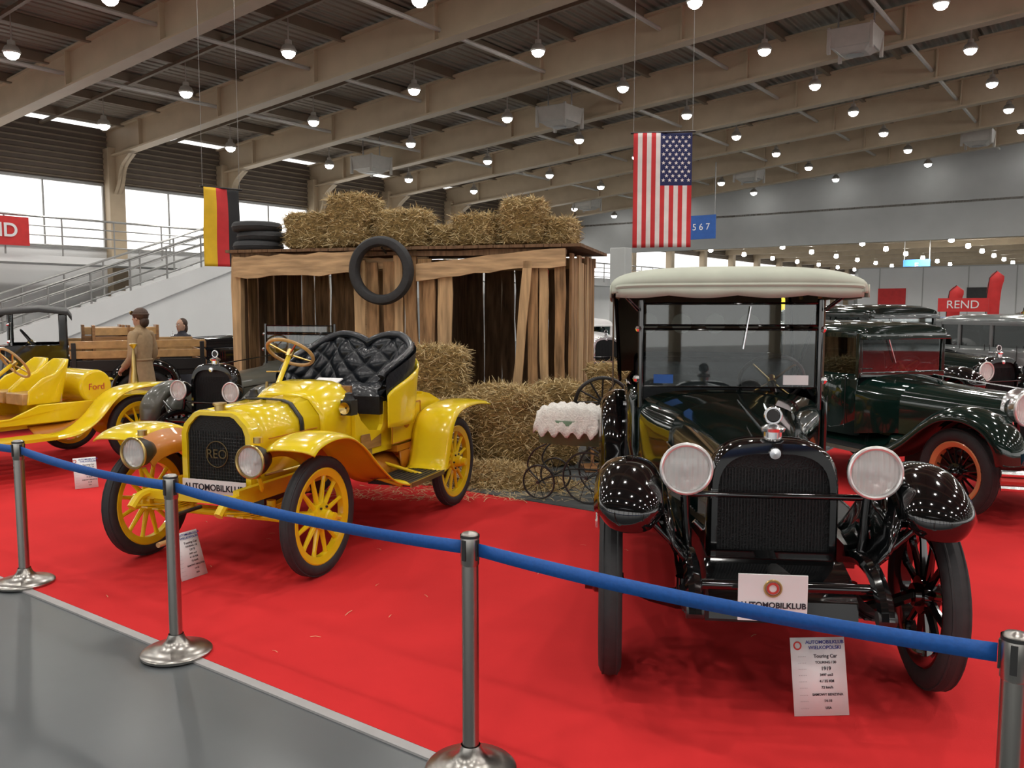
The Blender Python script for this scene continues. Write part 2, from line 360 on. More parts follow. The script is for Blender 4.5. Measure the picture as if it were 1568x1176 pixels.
# ------------------------------------------------------------ wheel
def wheel(car,nm,c,Rw,tw,spm,rimm,n=12,side=1,sw=.02,hubm=None,drum=False):
    b=MB(nm); cy=c[1]; ax=(0,1,0)
    b.torus(c,ax,Rw-tw/2,tw/2,RUB,48,14,.85)
    for q in(-1,1):
        b.torus((c[0],c[1]+q*tw*.30,c[2]),ax,Rw-tw*.07,.006,RUB,40,6)
    ri=Rw-tw
    b.lathe([(-tw*.36,ri+.012),(-tw*.40,ri+.004),(-tw*.36,ri-.012),(-tw*.25,ri-.04),(tw*.25,ri-.04),(tw*.36,ri-.012),(tw*.40,ri+.004),(tw*.36,ri+.012)],c,ax,rimm,48)
    for i in range(n):
        t=2*math.pi*(i+.5)/n; d=Vector((math.cos(t),0,math.sin(t))); p0=Vector(c)+d*.05; p1=Vector(c)+d*(ri-.03)
        b.tube([p0,p0+(p1-p0)*.25,p0+(p1-p0)*.8,p1],[sw*1.25,sw*1.05,sw*.78,sw*1.0],spm,8)
    h=hubm or spm
    b.lathe([(-.06,0),(-.06,.05),(-.035,.055),(-.033,.085),(.033,.085),(.035,.05),(.075,.045),(.085,.035),(.12,.032),(.125,.0)] if side>0 else [(.06,0),(.06,.05),(.035,.055),(.033,.085),(-.033,.085),(-.035,.05),(-.075,.045),(-.085,.035),(-.12,.032),(-.125,0)],c,ax,h,24)
    if drum: b.lathe([(-side*.10,0),(-side*.10,.15),(-side*.03,.155),(-side*.03,0)],c,ax,DKM,24)
    for i in range(6):
        t=2*math.pi*i/6; b.cyl((c[0]+.065*math.cos(t),cy+side*.03,c[2]+.065*math.sin(t)),(c[0]+.065*math.cos(t),cy+side*.045,c[2]+.065*math.sin(t)),.008,DKM,n=6)
    return b.build(car)
def arch(x,hw,zb_,zs,zt,p=2.6,n=18):
    out=[(x,-hw,zb_),(x,-hw,(zb_+zs)/2)]
    for i in range(n+1):
        t=math.pi*(1-i/n); c,s_=math.cos(t),math.sin(t)
        out.append((x,math.copysign(abs(c)**(2/p),c)*hw,zs+(zt-zs)*abs(s_)**(2/p)))
    out+=[(x,hw,(zb_+zs)/2),(x,hw,zb_)]
    return out
def fender(b,path,y0,y1,crown,lip,m,k=5,nn=9,nose=0):
    P=cr([(p[0],0,p[1]) for p in path],k); secs=[]
    for i,p in enumerate(P):
        t=P[min(i+1,len(P)-1)]-P[max(i-1,0)]; t.normalize(); nx,nz=t.z,-t.x
        yc=(y0+y1)/2; f=1-nose*max(0,1-i/(k*1.6))**2
        s_=[]
        for j in range(nn+1):
            q=j/nn; w=2*q-1; d=crown*(1-w*w)-lip*abs(w)**6
            s_.append((p.x+nx*d,yc+(y1-y0)/2*w*f,p.z+nz*d))
        secs.append(s_)
    b.loft(secs,m); return secs
def lamp(b,c,r,d,m,rimm,lens=True):
    c=Vector(c)
    b.lathe([(-d,0),(-d,r*.25),(-d*.85,r*.6),(-d*.4,r*.92),(0,r)],c,(1,0,0),m,28)
    b.torus(c+Vector((.005,0,0)),(1,0,0),r*.98,r*.09,rimm,32,8)
    b.lathe([(-d*.6,0),(-d*.5,r*.4),(-.01,r*.93)],c,(1,0,0),REF,24)
    b.ball(c+Vector((-d*.3,0,0)),r*.14,PAP,n=10)
    b.lathe([(.0,r*.95),(.012,r*.7),(.02,r*.35),(.022,0)],c,(1,0,0),LENSG,24)
def springs(b,x,y,z,L,m):
    for i in range(4):
        l=L*(1-.2*i); P=[(x+l*t,y,z-.08+.32*t*t*(l/L)**2*.8-.013*i) for t in(-.5,-.3,-.1,.1,.3,.5)]
        for a,c in zip(P[:-1],P[1:]):
            mid=[(a[k]+c[k])/2 for k in range(3)]; dx=c[0]-a[0]; dz=c[2]-a[2]
            b.box(mid,(math.hypot(dx,dz)+.004,.05,.01),m,(0,-math.atan2(dz,dx),0))
# ------------------------------------------------------------ tufted seat
def tuftseat(car,xb,w,z0,m,shell,two=True,hi=.46):
    pl=cr([(xb+.50,w-.04,0),(xb+.32,w,0),(xb+.12,w-.03,0),(xb+.02,w-.15,0),(xb,w*.45,0),(xb+.01,0,0),(xb,-w*.45,0),(xb+.02,-w+.15,0),(xb+.12,-w+.03,0),(xb+.32,-w,0),(xb+.50,-w+.04,0)],14)
    N=len(pl)-1
    def zt(p):
        f=min(1,max(0,(xb+.50-p.x)/.5)); base=.16+(hi-.22)*f**.7
        hump=.07*math.sin(math.pi*min(1,abs(p.y)/(w*.95)))**.7*f if two else .05*f
        return z0+base+hump
    def surf(off,zs,ze,K,tuft,mm,b):
        secs=[]
        for i,p in enumerate(pl):
            t=(pl[min(i+1,N)]-pl[max(i-1,0)]).normalized(); nrm=Vector((t.y,-t.x,0))
            inw=Vector((xb+.45,0,0))-p
            if nrm.dot(inw)<0: nrm=-nrm
            top=zt(p)-ze; row=[]
            for j in range(K+1):
                q=j/K; d=off
                if tuft:
                    a=i/N*20; v=q*5.0-.5
                    d+=.042*(abs(math.sin(math.pi*(a+v)*.5))*abs(math.sin(math.pi*(a-v)*.5)))**.6
                    d-=.05*q**8
                lean=-.13*q*min(1,max(0,(xb+.5-p.x)/.5))
                row.append((p.x+nrm.x*d+lean,p.y+nrm.y*d,zs+(top-zs)*q))
            secs.append(row)
        b.loft(secs,mm); return secs
    b=MB('seat_back'); surf(0,z0-.02,0,40,True,m,b); surf(-.05,z0-.05,.03,8,False,m,b)
    b.tube([Vector((p.x-.13*min(1,max(0,(xb+.5-p.x)/.5)),p.y,zt(p)-.015)) for p in pl],.032,m,8)
    b.build(car,ang=80)
    b=MB('seat_shell'); surf(-.065,z0-.25,.16,8,False,shell,b); b.build(car,solid=.012,ang=60)
    b=MB('seat_cushion'); secs=[]
    K=24
    for i in range(K+1):
        x=xb+.02+.50*i/K; row=[]
        for j in range(49):
            y=-w+.05+(2*w-.1)*j/48; e=min(1,(i)/3,(K-i)/3.,j/3,(48-j)/3)
            tt=(abs(math.sin(math.pi*(i/6+j/6)*.5))*abs(math.sin(math.pi*(i/6-j/6)*.5)))**.5
            row.append((x,y,z0-.06+.10*e**.5+.03*tt*e))
        secs.append(row)
    b.loft(secs,m); b.box((xb+.27,0,z0-.08),(.50,2*w-.1,.14),m); b.build(car,ang=80)
def steer(car,p0,p1,r,rimm,colm):
    b=MB('steering_wheel'); p0=Vector(p0);p1=Vector(p1); ax=(p1-p0).normalized(); b.cyl(p0,p1,.02,colm); b.torus(p1,ax,r,.014,rimm,32,8)
    a,c=frame(ax)
    for i in range(4):
        t=math.pi/4+i*math.pi/2; b.cyl(p1-ax*.02,p1+(a*math.cos(t)+c*math.sin(t))*r,.008,BRS,n=6)
    b.lathe([(-.04,.03),(.02,.03),(.03,0)],p1,ax,BRS,14); b.build(car)
# ------------------------------------------------------------ yellow runabout
car=empty('yellow_vintage_runabout_car',(-1.885,5.60,0.009),math.atan2(-.939,-.345))
WB=2.1;TR=.69;RW=.385
for nm,x,y in(('wheel_front_left',0,TR),('wheel_front_right',0,-TR),('wheel_rear_left',-WB,TR),('wheel_rear_right',-WB,-TR)):
    wheel(car,nm,(x,y,RW),RW,.085,YEL,YEL,12,1 if y>0 else -1,.017,YEL,x<0)
b=MB('chassis')
for y in(-.33,.33):
    b.box((-1.0,y,.54),(2.7,.045,.10),YEL2); b.tube(cr([(.34,y,.54),(.45,y,.53),(.52,y,.47)],4),.028,YEL2)
    springs(b,.05,y,.50,.9,YEL2); springs(b,-WB,y*1.35,.50,1.05,YEL2)
    b.cyl((.0,y,.36),(0,y,.46),.03,YEL2); b.cyl((-.38,y,.52),(-.42,y,.44),.02,YEL2)
b.box((.36,0,.53),(.05,.66,.05),YEL2)
b.tube([(0,-.62,.385),(0,-.5,.37),(0,-.4,.34),(0,.4,.34),(0,.5,.37),(0,.62,.385)],.024,YEL2)
b.tube([(-.12,-.6,.34),(-.12,.6,.34)],.011,YEL2,6)
b.cyl((-WB,-.62,.385),(-WB,.62,.385),.035,YEL2); b.ball((-WB,0,.385),.12,YEL2); b.cyl((-1.0,0,.46),(-WB,0,.385),.025,YEL2)
b.box((-.45,0,.46),(.7,.4,.18),DKM); b.cyl((.28,0,.45),(.58,0,.45),.012,DKM); b.cyl((.56,0,.45),(.56,.0,.30),.012,DKM); b.cyl((.56,0,.30),(.66,0,.30),.016,TAN)
for y in(-.33,.33):
    b.cyl((-1.35,y,.50),(-1.35,y*2.4,.40),.014,YEL2); b.cyl((-.95,y,.50),(-.95,y*2.4,.40),.014,YEL2)
    b.cyl((-1.45,y*1.2,.46),(-WB,y*1.5,.42),.016,YEL2)
b.build(car)
ol=[(-.28,.53),(.28,.53),(.28,.90),(.255,.96),(.18,1.03),(.14,1.045),(-.14,1.045),(-.18,1.03),(-.255,.96),(-.28,.90)]
il=[(y*.83,.57+(z-.53)*.86) for y,z in ol]
b=MB('radiator')
b.poly([(.03,y,z) for y,z in ol],(.07,0,0),YEL)
n=len(ol); vs=[(.10,y,z) for y,z in ol]+[(.125,y*.97,.53+(z-.53)*.985) for y,z in ol]+[(.125,y,z) for y,z in il]+[(.102,y,z) for y,z in il]
b.add(vs,[(k*n+i,k*n+(i+1)%n,(k+1)*n+(i+1)%n,(k+1)*n+i) for k in range(3) for i in range(n)],YEL)
b.poly([(.095,y,z) for y,z in il],(.011,0,0),CORE); b.cyl((.07,0,1.04),(.07,0,1.08),.035,BRS); b.cyl((.07,0,1.08),(.07,0,1.095),.045,BRS)
for i in range(22): b.box((.108,-.22+.021*i,.74),(.006,.003,.34),DKM)
for i in range(15): b.box((.108,0,.58+.022*i),(.005,.44,.003),DKM)
b.torus((.114,0,.76),(1,0,0),.085,.004,BRSD,28,6)
b.build(car,bevel=.006)
text('REO',.085,(.115,0,.76),RF,BRSD,car,'badge_script',.003)
def hs(x,w,top,zb_=.58):
    return [(x,-w,zb_),(x,-w,top-.17),(x,-w*.97,top-.12),(x,-w*.70,top-.02),(x,-w*.5,top),(x,0,top+.006),(x,w*.5,top),(x,w*.70,top-.02),(x,w*.97,top-.12),(x,w,top-.17),(x,w,zb_)]
b=MB('hood'); b.loft([hs(.03,.275,1.04),hs(-.2,.285,1.05),hs(-.62,.305,1.065)],YEL)
b.loft([hs(-.62,.31,1.07),hs(-.66,.33,1.09),hs(-.74,.35,1.12),hs(-.86,.36,1.15),hs(-.98,.365,1.155),hs(-1.02,.36,1.14)],YEL)
b.build(car,solid=.01,ang=40)
b=MB('hood_strap'); P=[Vector(p) for p in hs(-.40,.305,1.066)]; b.loft([[(p.x+dx,p.y*1.012,p.z+.004) for p in P] for dx in(-.022,.022)],BLKM); b.box((-.4,.31,.80),(.05,.012,.04),BRS); b.build(car,solid=.008)
b=MB('hood_trim'); b.tube([(.0,.285,.62),(-.62,.315,.62)],.008,BRS,6); b.tube([(.0,0,1.05),(-.62,0,1.075)],.006,BRS,6)
for y in(-.31,.31): b.box((-.3,y*1.0,.86),(.56,.008,.006),AMB)
b.build(car)
b=MB('body')
b.box((-1.35,0,.60),(1.0,.84,.05),WBR)
for y in(-1,1):
    b.poly([(-.95,y*.37,.58),(-.95,y*.37,.98),(-1.02,y*.38,.86),(-1.10,y*.40,.78),(-1.24,y*.42,.76),(-1.28,y*.42,.80),(-1.30,y*.42,.92),(-1.30,y*.42,.98),(-1.98,y*.44,.98),(-1.98,y*.44,.58)],(0,y*.035,0),YEL)
    b.box((-1.14,y*.43,.69),(.30,.012,.12),WBR); b.box((-1.62,y*.484,.78),(.50,.008,.30),YEL2)
    b.tube([(-1.37,y*.49,.93),(-1.87,y*.49,.93),(-1.87,y*.49,.63),(-1.37,y*.49,.63)],.006,AMB,6,True)
    b.lathe([(0,0),(0,.05),(.006,.05),(.01,.0)],(-1.62,y*.488,.78),(0,y,0),AMB,16)
b.box((-1.30,0,.80),(.03,.86,.36),YEL)
b.box((-.99,0,.85),(.03,.70,.55),WBR)
b.poly([(-1.95,-.47,.56),(-1.95,-.47,1.0),(-2.1,-.47,.97),(-2.45,-.47,.84),(-2.52,-.47,.78),(-2.52,-.47,.58)],(0,.94,0),YEL)
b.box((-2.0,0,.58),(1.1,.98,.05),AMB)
b.build(car,bevel=.01)
tuftseat(car,-1.76,.50,1.03,LEA,YEL,True,.46)
b=MB('fenders')
for y in(-1,1):
    a0,a1=(.50,.86)
    s1=fender(b,[(.30,.84),(.22,.885),(.05,.91),(-.14,.89),(-.32,.80),(-.52,.64),(-.75,.49),(-.98,.42)],y*a0,y*a1,.015,.02,YEL)
    s2=fender(b,[(-1.50,.41),(-1.60,.44),(-1.66,.58),(-1.72,.74),(-1.84,.85),(-2.05,.89),(-2.3,.89),(-2.56,.86)],y*a0,y*a1,.015,.02,YEL)
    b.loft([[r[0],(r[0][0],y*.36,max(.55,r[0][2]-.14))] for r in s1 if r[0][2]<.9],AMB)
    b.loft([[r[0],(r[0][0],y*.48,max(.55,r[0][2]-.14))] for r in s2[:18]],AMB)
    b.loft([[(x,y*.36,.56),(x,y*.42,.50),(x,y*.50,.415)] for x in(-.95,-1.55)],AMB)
b.build(car,solid=.012)
b=MB('running_boards')
for y in(-1,1):
    b.box((-1.24,y*.68,.405),(.56,.36,.025),BLKM); b.box((-1.24,y*.865,.405),(.58,.012,.035),BRS)
    for i in range(8): b.box((-1.24,y*(.53+.04*i),.42),(.52,.008,.006),DKM)
b.build(car)
b=MB('headlamps')
for y in(-.45,.45):
    lamp(b,(.36,y,.78),.100,.16,DKM,BRS); b.tube(cr([(.10,y*.72,.56),(.22,y*.95,.58),(.28,y,.67)],4),.014,YEL2); b.cyl((.28,y,.885),(.28,y,.92),.03,BRS)
b.build(car)
b=MB('side_lamps')
for y in(-.42,.42):
    b.box((-.84,y,.98),(.09,.09,.11),BLKM); b.lathe([(0,.045),(.03,.03),(.05,.03),(.06,.0)],(-.84,y,1.035),(0,0,1),BLKM,14); b.lathe([(0,.0),(.02,.03),(.03,.045)],(-.80,y,.98),(1,0,0),BRS,14); b.cyl((-.84,y*.85,.94),(-.84,y,.94),.01,BLKM)
b.build(car)
steer(car,(-.78,-.26,.92),(-1.10,-.26,1.36),.185,TAN,YEL)
b=MB('levers'); b.cyl((-1.0,-.47,.6),(-1.12,-.50,1.12),.012,BRS); b.cyl((-1.08,-.49,.6),(-1.20,-.50,1.05),.012,BRS); b.cyl((-1.0,-.26,1.22),(-.92,-.36,1.22),.006,BRS)
b.box((-1.18,.02,1.135),(.12,.22,.01),PAP,(0,.3,0)); b.build(car)
b=MB('number_plate'); b.box((.150,0,.545),(.008,.50,.10),PAP); b.build(car); text('AUTOMOBILKLUB',.058,(.156,0,.545),RF,INK,car,off=.001)
# ------------------------------------------------------------ info sheets
def sheet(loc,rz,h=.29,w=.21,lines=True,lean=.25):
    e=empty('info_sheet',(loc[0],loc[1],.01),rz); b=MB('paper'); 
    b.add([(-w/2,0,.0),(w/2,0,.0),(w/2,lean*h,h),(-w/2,lean*h,h)],[(0,1,2,3)],PAP); b.add([(-w*.3,lean*h*.7,h*.7),(w*.3,lean*h*.7,h*.7),(w*.2,h*.62,0.0),(-w*.2,h*.62,0.0)],[(0,1,2,3)],PAP); b.build(e,solid=.003)
    if lines:
        rx=math.pi/2-math.atan(lean)
        rows=[('AUTOMOBILKLUB',.017,.94,INKB),('WIELKOPOLSKI',.017,.87,INKB),('Touring Car',.017,.76,INK),('TOURING / 30',.012,.68,INK),('1919',.018,.60,INK),('3497 cm3',.012,.52,INK),('4 / 35 KM',.013,.44,INK),('72 km/h',.013,.36,INK),('SAMOWY BENZYNA',.012,.27,INK),('14-18',.012,.19,INK),('USA',.012,.10,INK)]
        for t,s_,q,m_ in rows:
            text(t,s_*1.2,(.03,lean*h*q-.004,h*q),(rx,0,0),m_,e,'printed_line',.0003,off=.0003)
            if q<.8: text('- - - - -',.012,(-.072,lean*h*q-.004,h*q),(rx,0,0),m_,e,'printed_line',.0003)
        b=MB('emblem'); b.torus((-.088,lean*h*.9-.004,h*.9),(0,-1,lean),.015,.003,INKR,20,6); b.build(e)
sheet((1.305,3.45),.05,.31,.235)
sheet((-2.02,5.30),1.05,.28,.2,True,.35); sheet((-4.05,8.0),.6,.28,.2,True,.35)
# ------------------------------------------------------------ generic vintage car
def vcar(name,loc,head,**K):
    P=dict(wb=2.9,tr=.71,R=.415,tw=.105,body=GRN,fen=BLK,spm=BLK,rim=BLK,ns=12,top='touring',roof=1.96,lampr=.108,lampz=1.02,lampy=.39,lampx=.27,shell=BLK,bumper=False,
      hood=[(.03,.265,.60,.88,1.12),(-.5,.32,.60,.90,1.15),(-1.0,.39,.60,.93,1.18)],cowl=[(-1.0,.39,.6,.93,1.18),(-1.15,.45,.58,.95,1.19),(-1.3,.52,.56,1.0,1.20),(-1.45,.57,.55,1.05,1.205)],
      ff=[(.36,.79),(.375,.85),(.31,.92),(.15,.975),(-.06,.95),(-.28,.83),(-.5,.68),(-.78,.52),(-1.1,.43)],
      rf=[(-2.28,.43),(-2.40,.52),(-2.48,.75),(-2.62,.93),(-2.85,1.0),(-3.1,.96),(-3.28,.82),(-3.36,.66)],fy=(.475,.78),tubw=.61,beltz=1.19,ws=(1.21,1.74),crown=.055,tail=-3.4,fcol=None,detail=True,spw=.02,hub=None,scale=1,nose=.25)
    P.update(K); car=empty(name,loc,head); wb,tr,Rw=P['wb'],P['tr'],P['R']; car.scale=(P['scale'],)*3
    for nm,x,y in(('wheel_front_left',0,tr),('wheel_front_right',0,-tr),('wheel_rear_left',-wb,tr),('wheel_rear_right',-wb,-tr)):
        wheel(car,nm,(x,y,Rw),Rw,P['tw'],P['spm'],P['rim'],P['ns'],1 if y>0 else -1,P['spw'],P['hub'],x<0)
    b=MB('chassis')
    for y in(-.37,.37):
        b.box((-1.65,y,.58),(3.3,.05,.11),BLK); b.tube(cr([(0,y,.58),(.2,y,.63),(.38,y,.62),(.52,y,.55),(.56,y,.48)],4),.035,BLK)
        springs(b,.08,y,.50,.92,BLKM); springs(b,-wb,y*1.3,.50,1.2,BLKM); b.cyl((0,y,.38),(0,y,.46),.04,BLK)
        b.cyl((.55,y-.035,.49),(.55,y+.035,.49),.03,DKM)
    b.tube([(0,-tr+.05,Rw),(0,-.52,.36),(0,-.4,.33),(0,.4,.33),(0,.52,.36),(0,tr-.05,Rw)],.03,BLK); b.tube([(-.15,-tr+.1,.34),(-.15,tr-.1,.34)],.014,BLK,6)
    b.cyl((-wb,-tr+.1,Rw),(-wb,tr-.1,Rw),.045,BLK); b.ball((-wb,0,Rw),.15,BLK)
    b.cyl((.44,-.37,.57),(.44,.37,.57),.022,BLK)
    b.loft([[(x,y,z) for y in(-.30,.30)] for x,z in((.16,.60),(.30,.57),(.42,.50),(.43,.42))],BLK)
    b.box((-.5,0,.42),(1.1,.55,.30),BLKM); b.box((-1.9,0,.5),(2.4,.6,.08),BLKM)
    b.cyl((.3,0,.5),(.52,0,.5),.014,DKM); b.cyl((.2,0,.55),(.42,0,.58),.045,DKM)
    for y in(-1,1): b.cyl((.05,y*.37,.60),(.10,y*.6,.90),.014,BLK); b.cyl((.30,y*.37,.62),(.33,y*.56,.82),.012,BLK)
    b.build(car)
    def ao(x,k,zt,p=3.2): return arch(x,.275*k,.60,.86,zt,p,18)
    b=MB('radiator_shell'); o=ao(.03,1.02,1.135); o2=ao(.13,1.02,1.135); o3=ao(.155,.97,1.12); i1=[(.155,y*.86,.64+(z-.6)*.81) for x,y,z in o]; i0=[(.12,y,z) for x,y,z in i1]
    b.loft([o,o2,o3,i1,i0],P['shell'],closed=True); b.add(i0,[tuple(range(len(i0)))],CORE)
    for i in range(32): b.box((.124,-.218+.014*i,.82),(.005,.003,.36),BLKM)
    b.cyl((.09,0,1.13),(.09,0,1.165),.04,CHR); b.lathe([(0,.05),(.015,.055),(.03,.03),(.035,0)],(.09,0,1.165),(0,0,1),CHR,18); b.torus((.09,0,1.235),(1,0,0),.034,.007,CHR,20,6); b.cyl((.085,0,1.235),(.095,0,1.235),.026,DKM)
    b.lathe([(0,.0),(0,.028),(.01,.024),(.012,0)],(.156,0,1.075),(1,0,0),CHR,18); b.build(car,bevel=0,ang=40)
    b=MB('hood'); b.loft([arch(*s_) for s_ in P['hood']],P['body']); b.loft([arch(*s_) for s_ in P['cowl']],P['body'],cap1=True); b.build(car,ang=50)
    b=MB('hood_details')
    for y in(-1,1):
        for i in range(14): x=-.25-.045*i; b.box((x,y*(.292-.12*(x+.25)*1.0),.80),(.012,.014,.18),P['body'],(0,0,.3*y))
        b.tube([(.03,y*.27,.885),(-.5,y*.325,.905),(-1.0,y*.395,.935)],.007,BLK,6); b.cyl((-.1,y*.28,.66),(-.1,y*.32,.70),.012,CHR)
    b.tube([(.03,0,1.125),(-.5,0,1.155),(-1.0,0,1.185)],.007,CHR if P['shell']==CHR else BLK,6)
    b.build(car)
    b=MB('headlamps')
    for y in(-1,1):
        lamp(b,(P['lampx'],y*P['lampy'],P['lampz']),P['lampr'],.17,BLK if P['shell']!=CHR else CHR,RIMC)
        b.cyl((P['lampx']-.1,y*.37,.62),(P['lampx']-.09,y*P['lampy'],P['lampz']-.10),.02,BLK)
    b.cyl((P['lampx']-.1,-P['lampy'],P['lampz']-.13),(P['lampx']-.1,P['lampy'],P['lampz']-.13),.014,BLK)
    b.build(car)
    b=MB('fenders'); y0,y1=P['fy']
    for y in(-1,1):
        s1=fender(b,P['ff'],y*y0,y*y1,P['crown'],.05,P['fen'],6,12,P['nose']); fender(b,P['rf'],y*(y0+.04),y*(y1+.03),P['crown'],.05,P['fen'],6,12)
        b.loft([[r[0],(r[0][0],y*.44,max(.56,r[0][2]-.14)),(r[0][0],y*.36,.60)] for r in s1 if r[0][0]<.33],P['fen'])
    b.build(car,solid=.012,ang=50)
    xa,xb_=P['ff'][-1][0],P['rf'][0][0]
    b=MB('running_boards')
    for y in(-1,1):
        b.box(((xa+xb_)/2,y*.67,.42),(xa-xb_+.05,.26,.03),BLKM); b.box(((xa+xb_)/2,y*.80,.42),(xa-xb_+.05,.015,.04),CHR); b.box(((xa+xb_)/2,y*.46,.49),(xa-xb_,.2,.012),P['fen'],(y*-.7,0,0))
    b.build(car)
    tw_,bz,tl=P['tubw'],P['beltz'],P['tail']
    if P['top']!='pickup':
        b=MB('body_tub')
        def us(x,hw): return [(x,-hw+.03,bz),(x,-hw,bz-.06),(x,-hw,bz-.35),(x,-hw*.9,.52),(x,hw*.9,.52),(x,hw,bz-.35),(x,hw,bz-.06),(x,hw-.03,bz)]
        b.loft([us(-1.42,tw_-.03),us(-1.9,tw_),us(-2.6,tw_+.01),us(tl+.25,tw_-.03),us(tl+.06,tw_-.12),us(tl,tw_-.25)],P['body'],cap1=True); b.build(car,solid=.025,ang=50)
        b=MB('door_lines')
        for y in(-1,1):
            for x in(-1.55,-2.05,-2.15,-2.65): b.box((x,y*(tw_+.012),.88),(.008,.006,.56),BLKM)
            b.box((-2.0,y*(tw_+.02),1.05),(.09,.02,.018),CHR)
        b.build(car)
        b=MB('seats')
        for x in(-1.95,tl+.75): b.box((x,0,.78),(.5,2*tw_-.12,.2),LEA); b.box((x-.30,0,1.05),(.14,2*tw_-.12,.62),LEA,(0,-.15,0))
        b.build(car,bevel=.04)
    if P['top'] in('touring','open','pickup'):
        z0,z1=P['ws']; hw=tw_-.09; b=MB('windshield'); X=-1.42
        zm=z0+(z1-z0)*.70
        for (a,c) in((z0,zm),(zm+.012,z1)):
            b.tube([(X,-hw,a+.012),(X,hw,a+.012),(X,hw,c),(X,-hw,c)],.007,BLK,6,True); b.box((X,0,(a+c)/2),(.005,2*hw-.02,c-a-.02),GLS)
        for y in(-1,1): b.cyl((X,y*(hw+.02),z0-.12),(X-.01,y*(hw+.02),z1+.02),.018,BLK); b.ball((X,y*(hw+.045),z0+.06),.025,CHR,n=8); b.ball((X,y*(hw+.035),zm),.022,CHR,n=8)
        if P['detail']:
            b.box((X+.006,-hw+.12,z0+.06),(.002,.12,.055),BLU); b.box((X+.006,hw-.12,z0+.06),(.002,.15,.06),PAP)
            b.cyl((X+.02,.12,z1-.02),(X+.02,.08,z1-.28),.005,CHR,n=6)
        b.build(car)
        steer(car,(-1.2,.3,.9),(-1.68,.3,1.25),.20,BLKM,BLK)
    if P['top']=='touring':
        zr=P['roof']; zq=zr-.165; hw=.725
        def ts(x,z,h=hw,zl=zq): 
            return arch(x,h,zl-.0,zl+.03,z,2.9,22)
        b=MB('canvas_top'); S=[ts(-1.10,zq+.05,hw-.03,zq+.005),ts(-1.11,zq+.10,hw-.01),ts(-1.16,zr-.035),ts(-1.28,zr-.01),ts(-1.7,zr),ts(-2.1,zr-.012),ts(-2.6,zr),ts(-3.1,zr-.02),ts(-3.42,zr-.08),ts(-3.52,zq+.06)]
        b.loft(S,CANV); b.loft([S[0],[(-1.14,y,zq-.0) for (x,y,z) in S[0]]],CANV)
        b.build(car,solid=.016,ang=60)
        b=MB('top_valance')
        for y in(-1,1):
            b.loft([[(x,y*(hw+.004),zq+.05),(x,y*(hw+.006),zq-.03+.008*math.sin(x*9))] for x in [-1.12-.1*i for i in range(25)]],CANV)
        b.loft([[(-1.10,y,zq+.04),(-1.112,y*1.0,zq-.010-.016*abs(math.sin(y*8)))] for y in [-.70+.028*i for i in range(51)]],CANV)
        b.tube([S[0][j] for j in range(2,len(S[0])-2)],.008,CANV,6)
        b.build(car,solid=.01)
        b=MB('top_lining'); S2=[[(x+.0,y*.97,z-.03) for x,y,z in ts(xx,zr-.03)] for xx in(-1.16,-1.8,-2.5,-3.4)]; b.loft(S2,CANI)
        for x in(-1.5,-2.1,-2.7,-3.2): b.tube([(q[0],q[1]*.95,q[2]-.05) for q in ts(x,zr-.02)][2:-2],.016,TAN,6)
        b.build(car)
        b=MB('rear_curtain'); 
        b.box((-3.44,0,1.5),(.012,1.36,.66),CANI); 
        for y in(-1,1): b.box((-2.75,y*.715,1.47),(1.36,.010,.66),CANI)
        for y in(-.42,-.14,.14,.42): b.lathe([(0,.0),(0,.085),(.01,.08),(.012,0)],(-3.432,y,1.58),(1,0,0),CANV,20)
        b.build(car)
        b=MB('top_irons')
        for y in(-1,1):
            b.cyl((-2.75,y*(tw_+.05),1.15),(-2.1,y*.70,zq+.03),.014,BLK); b.cyl((-2.75,y*(tw_+.05),1.15),(-3.2,y*.70,zq+.03),.014,BLK); b.cyl((-1.40,y*(tw_-.05),1.70),(-1.25,y*.67,zq+.02),.012,BLK)
        b.build(car)
    if P['top']=='sedan':
        zr=P['roof']; hw=tw_-.02
        def rs(x,z,h): return arch(x,h,zr-.17,zr-.13,z,2.8,20)
        b=MB('roof'); b.loft([rs(-1.36,zr-.11,hw-.06),rs(-1.38,zr-.04,hw-.02),rs(-1.5,zr-.01,hw),rs(-2.2,zr,hw),rs(-3.0,zr-.01,hw),rs(tl+.08,zr-.05,hw-.04),rs(tl,zr-.11,hw-.10)],P['body'],cap0=True,cap1=True); b.build(car,ang=50)
        b=MB('pillars')
        for y in(-1,1):
            for x,w in((-1.43,.05),(-2.08,.06),(-2.72,.06),(tl+.15,.3)): b.box((x,y*(hw-.03),(bz+zr-.15)/2),(w,.05,zr-.15-bz+.06),P['body'])
        b.box((tl+.04,0,(bz+zr-.15)/2-.02),(.05,2*hw-.25,zr-bz-.05),P['body']); b.box((-1.42,0,bz+.0),(.05,2*hw-.04,.05),P['body']); b.box((-1.40,0,zr-.17),(.16,2*hw-.04,.04),P['body'])
        b.build(car,bevel=.008)
        b=MB('windows'); b.box((-1.42,0,(bz+zr-.15)/2),(.006,2*hw-.14,zr-.17-bz),GLS)
        for y in(-1,1):
            for x0,x1 in((-1.46,-2.05),(-2.11,-2.69),(-2.75,tl+.3)): b.box(((x0+x1)/2,y*(hw-.03),(bz+zr-.15)/2),(abs(x1-x0),.006,zr-.16-bz),GLD)
        b.build(car)
        b=MB('wiper'); b.cyl((-1.40,-.2,zr-.19),(-1.40,-.1,bz+.12),.006,CHR,n=6); b.build(car)
        steer(car,(-1.5,.3,.95),(-1.72,.3,1.2),.19,BLKM,BLK)
